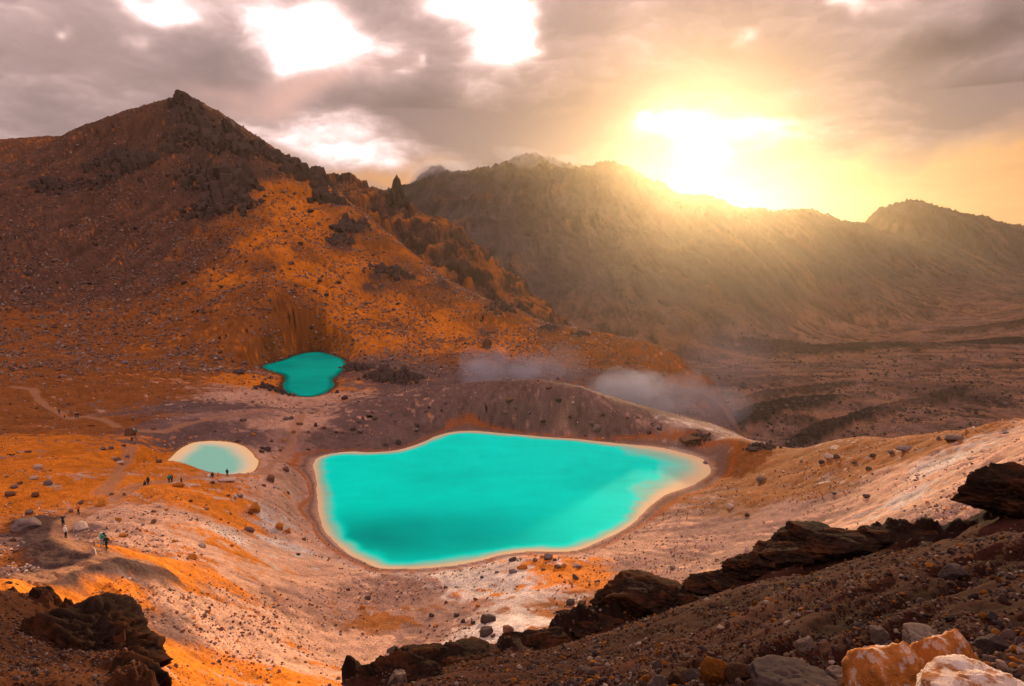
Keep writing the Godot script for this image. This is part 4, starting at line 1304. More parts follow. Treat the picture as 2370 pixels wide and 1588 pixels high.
func boulder(x: float, z: float, w: float, h: float, tone: Color, label: String, group := "") -> void:
	var r := RandomNumberGenerator.new()
	r.seed = int(absf(x) * 130.0 + absf(z) * 17.0)
	var y := ground_at(x, z)
	var size := Vector3(w * 0.86, h * 1.12, w * r.randf_range(0.75, 1.05))
	rock_node("boulder", stone_mesh(r.randi() % 10, 3, 9, 0.10), tone_material(tone * r.randf_range(0.85, 1.15)if group == "" else tone), Vector3(x, y + h * 0.20, z), size, r.randf() * TAU, label, "boulder", group)


func boulders(tone: Color, label: String, group: String, list: Array) -> void:
	for b in list:
		boulder(b[0], b[1], b[2], b[3], tone, label, group)


# rough lava: a lump with knobs and pits
func lava_rock(at: Vector3, size: Vector3, label: String) -> void:
	# seated on the slope it stands on
	at.y = minf(at.y, fan_height(grids.near if at.x > -4.5 else grids.ledge, at.x, at.z) + 0.05)
	var b := ball(5 if size.x > 0.9 else 4)
	var v: PackedVector3Array = b[0].duplicate()
	var c := PackedColorArray()
	c.resize(v.size())
	var s := absf(at.x) * 3.1 + size.x * 11.0
	var r := RandomNumberGenerator.new()
	r.seed = int(s * 100.0)
	var planes := []
	for k in 16:
		planes.append([Vector3(r.randfn(), r.randfn(), r.randfn()).normalized(), r.randf_range(0.30, 0.52)])
	for i in v.size():
		var d := v[i]
		var q := d * 1.0
		var lump := n_fine.get_noise_3d(q.x * 2.6 + s, q.y * 2.6, q.z * 2.6)
		var w := (d + Vector3(lump, -lump, lump * 0.5) * 0.16).normalized()
		var face := 0.62
		for p in planes:
			var k: float = w.dot(p[0])
			if k > 0.05:
				face = minf(face, p[1] / k)
		var knob := n_cell.get_noise_3d(q.x * 22.0 + s, q.y * 22.0, q.z * 22.0)
		var pit := n_fine.get_noise_3d(q.x * 15.0 + s, q.y * 15.0, q.z * 15.0)
		var grit := n_fine.get_noise_3d(q.x * 48.0 + s, q.y * 48.0, q.z * 48.0)
		var crack := 1.0 - absf(n_fine.get_noise_3d(q.x * 6.0 + s + 50.0, q.y * 9.0, q.z * 6.0)) * 9.0
		var rad := face + lump * 0.10 + (knob + 0.6) * 0.02 + pit * 0.04 + grit * 0.016 - clampf(crack, 0.0, 1.0) * 0.018
		# flatter foot, steeper sides
		v[i] = Vector3(d.x, d.y * (1.0 if d.y > 0.0 else 0.8), d.z) * rad
		var k := 1.0 + 0.7 * pit + 0.5 * grit
		var rust := clampf(lump * 2.2 + 0.1, 0.0, 1.0)
		c[i] = Color(0.040, 0.0225, 0.0170).lerp(Color(0.092, 0.036, 0.018), rust) * k
	var m := soil_material(0.9, 1.0, 2.5)
	rock_node("lava_rock", mesh_from(v, b[1], c), m, at + Vector3(0, size.y * 0.32, 0), Vector3(size.x * 1.2, size.y * 0.92, size.z), 0.0, label, "lava rock")


func near_stone(x: float, z: float, w: float, h: float, tone: Color, label: String, big: int) -> void:
	var y := fan_height(grids.near, x, z)
	var r := RandomNumberGenerator.new()
	r.seed = int(absf(x) * 530.0 + absf(z) * 117.0)
	var m := stone_mesh(r.randi() % 10, 4, 12, 0.09)
	var mat := tone_material(tone * 0.46, 3.0, 1.6)
	if big:
		mat = crusted_material(tone)
	rock_node("stone", m, mat, Vector3(x, y + h * 0.30, z), Vector3(w * 1.15, h * 1.5, w), r.randf() * TAU, label, "stone")


# white crust in patches over a rusty stone
func crusted_material(tone: Color) -> StandardMaterial3D:
	var n := FastNoiseLite.new()
	n.seed = 311 + int(tone.g * 100.0); n.frequency = 0.010; n.fractal_octaves = 6; n.fractal_gain = 0.6
	var im := n.get_seamless_image(512, 512)
	im.convert(Image.FORMAT_RGB8)
	var share := 0.66 if tone == RUST_ROCK else 0.36
	for y in 512:
		for x in 512:
			var v := im.get_pixel(x, y).r
			var k := smoothstep(share - 0.04, share + 0.10, v)
			var c := (Color(0.36, 0.125, 0.030) * (0.45 + 1.1 * v)).lerp(Color(0.55, 0.43, 0.38) * (0.6 + 0.6 * v), k)
			im.set_pixel(x, y, c.linear_to_srgb())
	var m := StandardMaterial3D.new()
	m.albedo_texture = ImageTexture.create_from_image(im)
	m.uv1_triplanar = true
	m.uv1_scale = Vector3.ONE * 0.7
	m.roughness = 0.9
	m.metallic_specular = 0.12
	m.heightmap_enabled = true
	m.heightmap_texture = relief_texture()
	m.heightmap_scale = 1.5
	return m


func pinnacle(at: Vector3, w: float, h: float) -> void:
	var b := ball(5)
	var v: PackedVector3Array = b[0].duplicate()
	var c := PackedColorArray()
	c.resize(v.size())
	for i in v.size():
		var d := v[i]
		var y := d.y * 0.5 + 0.5
		var ring := Vector2(d.x, d.z).normalized() if absf(d.y) < 0.999 else Vector2.ZERO
		var rad := lerpf(0.56, 0.07, pow(y, 0.7)) * minf(1.0, 6.0 * (1.0 - y) + 0.1)
		if y < 0.05: rad *= y / 0.05
		var n := n_fine.get_noise_3d(d.x * 4.0, y * 4.0, d.z * 4.0)
		var k := n_fine.get_noise_3d(d.x * 14.0, y * 9.0, d.z * 14.0)
		rad *= 1.0 + 0.40 * n + 0.28 * k
		v[i] = Vector3(ring.x * rad, y * 1.0, ring.y * rad)
		c[i] = Color(0.12, 0.085, 0.075) * (1.0 + 0.7 * n)
	rock_node("rock_pinnacle", mesh_from(v, b[1], c), soil_material(0.05, 1.0, 12.0), at, Vector3(w, h, w), 0.0, "slender dark rock pinnacle standing alone on the crest before the far ridge", "rock pinnacle")


# loose stones nobody could count, sizes in metres
func scatter(called: String, count: int, g: Dictionary, az: Vector2, rr: Vector2, sizes: Vector2, patch: float, cut: float, tones: Array, seed_: int, variant: int) -> void:
	var r := RandomNumberGenerator.new()
	r.seed = seed_
	var buf := PackedFloat32Array()
	var made := 0
	var tries := 0
	while made < count and tries < count * 12:
		tries += 1
		var a := deg_to_rad(r.randf_range(az.x, az.y))
		var d := exp(r.randf_range(log(rr.x), log(rr.y)))
		var x := sin(a) * d
		var z := -cos(a) * d
		var ends := minf(log(d / rr.x), log(rr.y / d)) / 0.35
		if ends < 1.0 and r.randf() > ends:
			continue
		var dens := n_mid.get_noise_2d(x * patch + seed_, z * patch) + 0.5 * n_big.get_noise_2d(x * patch * 2.0, z * patch * 2.0)
		if dens + r.randf_range(-0.2, 0.2) < cut:
			continue
		var wet := false
		if g == grids.ground:
			for l in lakes:
				if lake_distance(l, x, z) < 0.6:
					wet = true
			if trail_gap(x, z) < 3.0:
				wet = true
		if wet:
			continue
		var s := sizes.x * pow(sizes.y / sizes.x, pow(r.randf(), 2.6))
		var y := fan_height(g, x, z)
		var b := Basis(Vector3(r.randfn(), r.randfn(), r.randfn()).normalized(), r.randf() * TAU).scaled_local(Vector3(s, s * r.randf_range(0.5, 0.85), s * r.randf_range(0.7, 1.0)))
		var t: Color = tones[r.randi() % tones.size()]
		t = t * r.randf_range(0.6, 1.35)
		buf.append_array([b.x.x, b.y.x, b.z.x, x, b.x.y, b.y.y, b.z.y, y + s * 0.12, b.x.z, b.y.z, b.z.z, z, t.r, t.g, t.b, 1.0])
		made += 1
	var mm := MultiMesh.new()
	mm.transform_format = MultiMesh.TRANSFORM_3D
	mm.use_colors = true
	mm.mesh = stone_mesh(variant, 1, 8, 0.12)
	mm.instance_count = made
	mm.buffer = buf
	var o := MultiMeshInstance3D.new()
	o.name = called
	o.multimesh = mm
	var m := StandardMaterial3D.new()
	m.vertex_color_use_as_albedo = true
	m.roughness = 0.95
	m.metallic_specular = 0.08
	o.material_override = m
	tag(o, "", "", "", "stuff")
	add_child(o, true)


func scatter_stones() -> void:
	var warm := [GREY_ROCK, BROWN_ROCK, RUST_ROCK, PALE_ROCK, DARK_ROCK, BROWN_ROCK, PALE_ROCK]
	var dull := [GREY_ROCK, DARK_ROCK * 1.3, BROWN_ROCK, BROWN_ROCK, GREY_ROCK * 0.8, PALE_ROCK * 0.5]
	for k in 4:
		scatter("loose_stones", int(9000 * DENSE), grids.ground, Vector2(-38, 38), Vector2(52, 430), Vector2(0.10, 0.55), 0.8, 0.03, warm, 100 + k, k)
		scatter("loose_stones", int(14000 * DENSE), grids.ground, Vector2(-37, 12), Vector2(330, 900), Vector2(0.45, 2.4), 0.5, -0.12, dull, 200 + k, k)
		scatter("loose_stones", int(1500 * DENSE), grids.ground, Vector2(-37, 6), Vector2(250, 560), Vector2(0.3, 1.3), 0.6, -0.1, dull, 250 + k, k)
		scatter("lava_blocks", int(2500 * DENSE), grids.far, Vector2(8, 38), Vector2(330, 1300), Vector2(0.8, 4.5), 0.25, 0.05, [DARK_ROCK * 0.7, GREY_ROCK * 0.5, DARK_ROCK], 500 + k, k)
		scatter("gravel", int(11500 * DENSE), grids.near, Vector2(-12, 46), Vector2(7, 44), Vector2(0.022, 0.11), 9.0, -0.05, [Color(0.068, 0.041, 0.036), BROWN_ROCK * 0.32, DARK_ROCK * 0.35, RUST_ROCK * 0.26, Color(0.050, 0.030, 0.027), PALE_ROCK * 0.24, BROWN_ROCK * 0.28, DARK_ROCK * 0.3], 300 + k, k + 4)
		scatter("gravel", int(1500 * DENSE), grids.near, Vector2(-12, 46), Vector2(7, 44), Vector2(0.07, 0.24), 6.0, 0.0, [Color(0.085, 0.052, 0.046), BROWN_ROCK * 0.38, DARK_ROCK * 0.4, RUST_ROCK * 0.32, Color(0.068, 0.042, 0.038), PALE_ROCK * 0.33], 350 + k, k + 4)
		scatter("gravel", int(1500 * DENSE), grids.ledge, Vector2(-38, -27), Vector2(8, 19), Vector2(0.012, 0.07), 9.0, -0.05, [GREY_ROCK * 0.5, BROWN_ROCK * 0.4, DARK_ROCK * 0.5, BROWN_ROCK * 0.3], 400 + k, k + 4)


# a jointed block with bevelled, uneven corners
func block_mesh(k: int) -> ArrayMesh:
	var key := "block%d" % k
	if not rock_meshes.has(key):
		var r := RandomNumberGenerator.new()
		r.seed = 4400 + k
		var b := ball(2)
		var v: PackedVector3Array = b[0].duplicate()
		var c := PackedColorArray()
		c.resize(v.size())
		var planes := []
		for ax in [Vector3.RIGHT, Vector3.LEFT, Vector3.UP, Vector3.BACK, Vector3.FORWARD]:
			planes.append([(ax + Vector3(r.randfn(), r.randfn(), r.randfn()) * 0.16).normalized(), r.randf_range(0.40, 0.54)])
		for e in 4:
			planes.append([Vector3(r.randfn(), absf(r.randfn()) * 0.7, r.randfn()).normalized(), r.randf_range(0.42, 0.60)])
		for i in v.size():
			var rad := 0.85
			for p in planes:
				var t: float = v[i].dot(p[0])
				if t > 0.05:
					rad = minf(rad, p[1] / t)
			var q := 1.0 + 0.4 * n_fine.get_noise_3d(v[i].x * 3.0, v[i].y * 3.0 + k * 9.0, v[i].z * 3.0)
			v[i] *= rad
			c[i] = Color(q, q, q)
		rock_meshes[key] = mesh_from(v, b[1], c, true)
	return rock_meshes[key]


# a craggy outcrop: blocks crowded together, standing out of the slope
func outcrop(x: float, z: float, size: float, label: String) -> void:
	var r := RandomNumberGenerator.new()
	r.seed = int(absf(x) * 3.0 + absf(z) * 5.0)
	var st := SurfaceTool.new()
	var c0 := Vector3(x, ground_at(x, z), z)
	var chunk := 0.24 if label.contains("crag ") or label.contains("crag on") or label.contains("summit rock") or label.contains("cliff") else 0.15
	for k in 46:
		var at := Vector2(r.randfn(), r.randfn() * 0.6) * 0.40
		if at.length() > 0.85:
			continue
		var s := size * chunk * exp(-at.length() * 0.5) * pow(r.randf_range(0.35, 1.5), 1.3)
		var b := Basis.from_euler(Vector3(r.randf_range(-0.22, 0.22), 0.5 + r.randf_range(-0.4, 0.4), 0.25 + r.randf_range(-0.2, 0.2))).scaled_local(Vector3(s * 1.15, s * r.randf_range(0.9, 2.3), s * r.randf_range(0.7, 1.2)))
		var q := Vector3(x + at.x * size, 0, z + at.y * size)
		q.y = ground_at(q.x, q.z) + s * 0.08
		st.append_from(block_mesh(r.randi() % 8), 0, Transform3D(b, q - c0))
	var o := MeshInstance3D.new()
	o.name = "rock_outcrop"
	o.mesh = st.commit()
	o.material_override = tone_material(Color(0.105, 0.068, 0.060), 1.6, 6.0)
	o.position = c0
	tag(o, label, "rock outcrop", "rock outcrops on the mountain" if label.begins_with("dark craggy outcrop") else "")
	add_child(o, true)


# ------------------------------------------------------------------ people
var person_parts := {}
const CLOTH := {"black": Color(0.015, 0.014, 0.017), "white": Color(0.75, 0.73, 0.70), "orange": Color(0.70, 0.20, 0.03), "teal": Color(0.02, 0.30, 0.24), "grey": Color(0.22, 0.23, 0.26)}
var cloth_mats := {}


func cloth(called: String) -> StandardMaterial3D:
	if not cloth_mats.has(called):
		var m := StandardMaterial3D.new()
		m.albedo_color = (Color(0.52, 0.30, 0.21) if called == "skin" else Color(0.03, 0.018, 0.012) if called == "hair" else CLOTH[called]).linear_to_srgb()
		m.roughness = 0.85
		m.rim_enabled = called != "skin"
		m.rim = 0.3
		cloth_mats[called] = m
	return cloth_mats[called]


# a surface round tapered bones [from, to, radius, radius], meshed as surface nets
func skin_bones(st: SurfaceTool, bones: Array, cell: float, blend: float) -> void:
	var lo := Vector3.ONE * 1e6
	var hi := -lo
	for b in bones:
		for e in 2:
			lo = lo.min(b[e] - Vector3.ONE * (b[2 + e] + cell * 2.0))
			hi = hi.max(b[e] + Vector3.ONE * (b[2 + e] + cell * 2.0))
	var n := Vector3i(((hi - lo) / cell).ceil()) + Vector3i.ONE
	var val := PackedFloat32Array()
	val.resize(n.x * n.y * n.z)
	val.fill(1.0)
	for b in bones:
		var pa: Vector3 = b[0]
		var ab: Vector3 = b[1] - pa
		var ll := maxf(ab.length_squared(), 1e-9)
		var reach: float = maxf(b[2], b[3]) + cell * 2.5 + blend
		var a := Vector3i(((pa.min(b[1]) - Vector3.ONE * reach - lo) / cell).floor()).clamp(Vector3i.ZERO, n - Vector3i.ONE)
		var c := Vector3i(((pa.max(b[1]) + Vector3.ONE * reach - lo) / cell).ceil()).clamp(Vector3i.ZERO, n - Vector3i.ONE)
		for z in range(a.z, c.z + 1):
			for y in range(a.y, c.y + 1):
				for x in range(a.x, c.x + 1):
					var p := lo + Vector3(x, y, z) * cell
					var t := clampf((p - pa).dot(ab) / ll, 0.0, 1.0)
					var d := p.distance_to(pa + ab * t) - lerpf(b[2], b[3], t)
					var o := (z * n.y + y) * n.x + x
					var h := maxf(blend - absf(val[o] - d), 0.0) / blend
					val[o] = minf(val[o], d) - h * h * blend * 0.25
	var at := {}
	var verts := PackedVector3Array()
	var steps := [1, n.x, n.x * n.y]
	for z in n.z - 1:
		for y in n.y - 1:
			for x in n.x - 1:
				var o := (z * n.y + y) * n.x + x
				var sum := Vector3.ZERO
				var cnt := 0
				for e in 12:
					var ax := e / 4
					var u := (e & 1)
					var w := (e >> 1) & 1
					var p := Vector3i.ZERO
					p[(ax + 1) % 3] = u
					p[(ax + 2) % 3] = w
					var i0: int = o + p.x + p.y * n.x + p.z * n.x * n.y
					var i1: int = i0 + steps[ax]
					if (val[i0] < 0.0) != (val[i1] < 0.0):
						var q := Vector3(p)
						q[ax] += val[i0] / (val[i0] - val[i1])
						sum += q
						cnt += 1
				if cnt:
					at[o] = verts.size()
					verts.append(lo + (Vector3(x, y, z) + sum / cnt) * cell)
	for z in range(1, n.z - 1):
		for y in range(1, n.y - 1):
			for x in range(1, n.x - 1):
				var o := (z * n.y + y) * n.x + x
				for ax in 3:
					var s0 := val[o] < 0.0
					if s0 == (val[o + steps[ax]] < 0.0):
						continue
					var u: int = steps[(ax + 1) % 3]
					var w: int = steps[(ax + 2) % 3]
					var q := [verts[at[o - u - w]], verts[at[o - w]], verts[at[o]], verts[at[o - u]]]
					if s0:
						q.reverse()
					for k in [0, 1, 2, 0, 2, 3]:
						st.add_vertex(q[k])


func nets(bones: Array, cell: float, blend: float, extra := []) -> ArrayMesh:
	var st := SurfaceTool.new()
	st.begin(Mesh.PRIMITIVE_TRIANGLES)
	st.set_smooth_group(0)
	skin_bones(st, bones, cell, blend)
	for e in extra:
		skin_bones(st, e[0], e[1], e[2])
	st.index()
	st.generate_normals()
	return st.commit()


# joints of a pose; the figure faces -z, feet on y = 0
func pose_joints(pose: String) -> Dictionary:
	var j := {"hip": Vector3(0, 0.94, 0), "chest": Vector3(0, 1.33, 0.0), "neck": Vector3(0, 1.50, 0.0), "head": Vector3(0, 1.63, -0.015)}
	for s in [-1, 1]:
		var e: String = "l" if s < 0 else "r"
		j["sh" + e] = Vector3(0.19 * s, 1.42, 0); j["el" + e] = Vector3(0.27 * s, 1.13, 0.03); j["wr" + e] = Vector3(0.27 * s, 0.88, -0.06)
		j["hi" + e] = Vector3(0.095 * s, 0.90, 0); j["kn" + e] = Vector3(0.11 * s, 0.49, -0.02); j["an" + e] = Vector3(0.12 * s, 0.09, 0.03)
	if pose == "walk":
		j.knl = Vector3(-0.10, 0.50, -0.20); j.anl = Vector3(-0.10, 0.09, -0.28)
		j.knr = Vector3(0.10, 0.48, 0.06); j.anr = Vector3(0.10, 0.13, 0.34)
		j.ell = Vector3(-0.26, 1.15, 0.14); j.wrl = Vector3(-0.25, 0.92, 0.12); j.elr = Vector3(0.26, 1.14, -0.06); j.wrr = Vector3(0.23, 0.97, -0.25)
	elif pose == "photo":
		j.ell = Vector3(-0.34, 1.36, -0.16); j.wrl = Vector3(-0.12, 1.58, -0.27); j.elr = Vector3(0.34, 1.36, -0.16); j.wrr = Vector3(0.12, 1.58, -0.27)
	elif pose == "sit" or pose == "crouch":
		var drop := 0.62 if pose == "sit" else 0.52
		for k in j.keys():
			j[k] -= Vector3(0, drop, 0)
		for s in [-1, 1]:
			var e: String = "l" if s < 0 else "r"
			j["kn" + e] = Vector3(0.14 * s, 0.46, -0.36); j["an" + e] = Vector3(0.13 * s, 0.09, -0.50 if pose == "sit" else -0.12)
			j["el" + e] = Vector3(0.25 * s, j["sh" + e].y - 0.24, -0.14); j["wr" + e] = Vector3(0.12 * s, j["sh" + e].y - 0.32, -0.36)
		for k in ["chest", "neck", "head", "shl", "shr"]:
			j[k] += Vector3(0, -0.03, -0.10 if k != "head" else -0.16)
	return j


func figure(pose: String) -> Dictionary:
	if person_parts.has(pose):
		return person_parts[pose]
	var j := pose_joints(pose)
	var limbs := []
	var coat := []
	var legs := []
	var extra := []
	limbs.append([j.hip, j.chest, 0.135, 0.145]); limbs.append([j.chest, j.neck, 0.12, 0.06]); limbs.append([j.neck, j.head, 0.055, 0.06])
	coat.append([j.hip + Vector3(0, 0.0, 0), j.chest, 0.165, 0.17]); coat.append([j.chest, j.neck, 0.15, 0.078])
	for e in ["l", "r"]:
		limbs.append([j.chest + Vector3(0, 0.05, 0), j["sh" + e], 0.09, 0.065]); limbs.append([j["sh" + e], j["el" + e], 0.056, 0.044]); limbs.append([j["el" + e], j["wr" + e], 0.043, 0.030])
		coat.append([j.chest + Vector3(0, 0.05, 0), j["sh" + e], 0.11, 0.085]); coat.append([j["sh" + e], j["el" + e], 0.078, 0.066]); coat.append([j["el" + e], j["wr" + e].lerp(j["el" + e], 0.08), 0.064, 0.050])
		limbs.append([j["hi" + e], j["kn" + e], 0.085, 0.056]); limbs.append([j["kn" + e], j["an" + e], 0.054, 0.038])
		var toe: Vector3 = j["an" + e] + Vector3(0, -0.045, -0.17)
		limbs.append([j["an" + e] + Vector3(0, -0.03, 0.02), toe, 0.045, 0.036])
		legs.append([j.hip, j["hi" + e], 0.13, 0.115]); legs.append([j["hi" + e], j["kn" + e], 0.108, 0.078]); legs.append([j["kn" + e], j["an" + e], 0.078, 0.062])
		# hand: palm, four fingers and a thumb
		var s := -1.0 if e == "l" else 1.0
		var dv: Vector3 = (j["wr" + e] - j["el" + e]).normalized()
		var side := dv.cross(Vector3(s, 0.2, 0.1)).normalized()
		var inn := side.cross(dv).normalized()
		var w: Vector3 = j["wr" + e]
		var hand := [[w, w + dv * 0.075, 0.026, 0.034]]
		for k in 4:
			var base: Vector3 = w + dv * 0.085 + side * (k - 1.5) * 0.020
			var ln: float = [0.066, 0.076, 0.070, 0.056][k]
			var bend := base + dv * ln * 0.55 + inn * 0.008
			hand.append([base, bend, 0.010, 0.009]); hand.append([bend, bend + dv * ln * 0.4 + inn * 0.022, 0.009, 0.008])
		hand.append([w + dv * 0.03 - side * 0.03, w + dv * 0.075 - side * 0.055 + inn * 0.02, 0.012, 0.010])
		extra.append([hand, 0.012, 0.010])
	var hd: Vector3 = j.head
	var head := [[hd + Vector3(0, 0.035, 0.015), hd + Vector3(0, 0.03, -0.02), 0.095, 0.088], [hd + Vector3(0, -0.06, -0.03), hd + Vector3(0, -0.085, -0.055), 0.062, 0.045],
		[hd + Vector3(0, 0.0, -0.095), hd + Vector3(0, -0.028, -0.118), 0.012, 0.016], [hd + Vector3(-0.096, 0.0, 0.01), hd + Vector3(-0.098, -0.03, 0.01), 0.016, 0.012], [hd + Vector3(0.096, 0.0, 0.01), hd + Vector3(0.098, -0.03, 0.01), 0.016, 0.012],
		[hd + Vector3(-0.025, -0.062, -0.088), hd + Vector3(0.025, -0.062, -0.088), 0.010, 0.010], [hd + Vector3(0, -0.07, 0.0), hd + Vector3(0, -0.14, 0.01), 0.055, 0.055]]
	extra.append([head, 0.016, 0.02])
	var boots := []
	for e in ["l", "r"]:
		boots.append([j["an" + e] + Vector3(0, 0.05, 0.005), j["an" + e] + Vector3(0, -0.035, 0.02), 0.062, 0.056]); boots.append([j["an" + e] + Vector3(0, -0.035, 0.02), j["an" + e] + Vector3(0, -0.045, -0.18), 0.056, 0.046])
	var lean: Vector3 = (j.neck - j.hip).normalized()
	var back := lean.cross(Vector3.RIGHT).normalized()
	if back.z < 0.0: back = -back
	var pk: Vector3 = j.chest + back * 0.25
	person_parts[pose] = {
		"body": nets(limbs, 0.036, 0.05, extra), "jacket": nets(coat, 0.036, 0.05), "trousers": nets(legs, 0.036, 0.05), "boots": nets(boots, 0.03, 0.03),
		"hair": nets([[hd + Vector3(0, 0.055, 0.03), hd + Vector3(0, 0.05, 0.005), 0.098, 0.092], [hd + Vector3(0, 0.0, 0.06), hd + Vector3(0, -0.05, 0.065), 0.06, 0.04]], 0.02, 0.02),
		"hat": nets([[hd + Vector3(0, 0.07, 0.03), hd + Vector3(0, 0.075, -0.015), 0.105, 0.10], [hd + Vector3(-0.04, 0.05, -0.13), hd + Vector3(0.04, 0.05, -0.13), 0.035, 0.035]], 0.02, 0.03),
		"backpack": nets([[pk + lean * 0.16 + Vector3(-0.08, 0, 0), pk + lean * 0.16 + Vector3(0.08, 0, 0), 0.12, 0.12], [pk - lean * 0.18 + Vector3(-0.09, 0, 0), pk - lean * 0.18 + Vector3(0.09, 0, 0), 0.13, 0.13], [pk + lean * 0.16, pk - lean * 0.18, 0.15, 0.16], [j.shl + Vector3(0.07, 0.02, -0.02), pk + lean * 0.16, 0.03, 0.04], [j.shr + Vector3(-0.07, 0.02, -0.02), pk + lean * 0.16, 0.03, 0.04]], 0.035, 0.05)}
	return person_parts[pose]


func person(x: float, z: float, pose: String, turn: float, jacket: String, trousers: String, pack: String, hat: String, label: String) -> void:
	var f := figure(pose)
	var o := Node3D.new()
	o.name = "person"
	o.position = Vector3(x, ground_at(x, z) - 0.03, z)
	o.rotation_degrees.y = turn
	tag(o, label, "person")
	add_child(o, true)
	var wear := {"body": "skin", "jacket": jacket, "trousers": trousers, "boots": "black"}
	wear["hat" if hat else "hair"] = hat if hat else "hair"
	if pack:
		wear["backpack"] = pack
	for k in wear:
		var m := MeshInstance3D.new()
		m.name = k
		m.mesh = f[k]
		m.material_override = cloth(wear[k])
		o.add_child(m, true)


func trail_pole(x: float, z: float) -> void:
	var c := CylinderMesh.new()
	c.top_radius = 0.035
	c.bottom_radius = 0.05
	c.height = 0.95
	c.radial_segments = 8
	var o := MeshInstance3D.new()
	o.name = "trail_pole"
	o.mesh = c
	o.material_override = cloth("hair")
	o.position = Vector3(x, ground_at(x, z) + 0.42, z)
	tag(o, "short dark wooden trail pole beside the tilted pale slab", "pole")
	add_child(o, true)


func steam(called: String, at: Vector3, size: Vector3, density: float) -> void:
	var r := RandomNumberGenerator.new()
	r.seed = int(absf(at.x) * 31.0 + absf(at.z) * 7.0 + size.x)
	for k in 5:
		var v := FogVolume.new()
		v.name = called
		v.shape = RenderingServer.FOG_VOLUME_SHAPE_ELLIPSOID
		var f: float = [1.15, 0.95, 0.75, 0.55, 0.40][k]
		v.size = size * f * Vector3(r.randf_range(0.8, 1.2), r.randf_range(0.8, 1.2), 1.0)
		v.position = at + Vector3(r.randf_range(-0.22, 0.22) * size.x, r.randf_range(-0.12, 0.2) * size.y, r.randf_range(-0.2, 0.2) * size.z)
		v.rotation_degrees = Vector3(0, 0, r.randf_range(-25, 25))
		var m := FogMaterial.new()
		m.albedo = Color(0.90, 0.91, 1.0)
		m.density = density * 0.40
		v.material = m
		tag(v, "", "", "", "stuff")
		add_child(v, true)


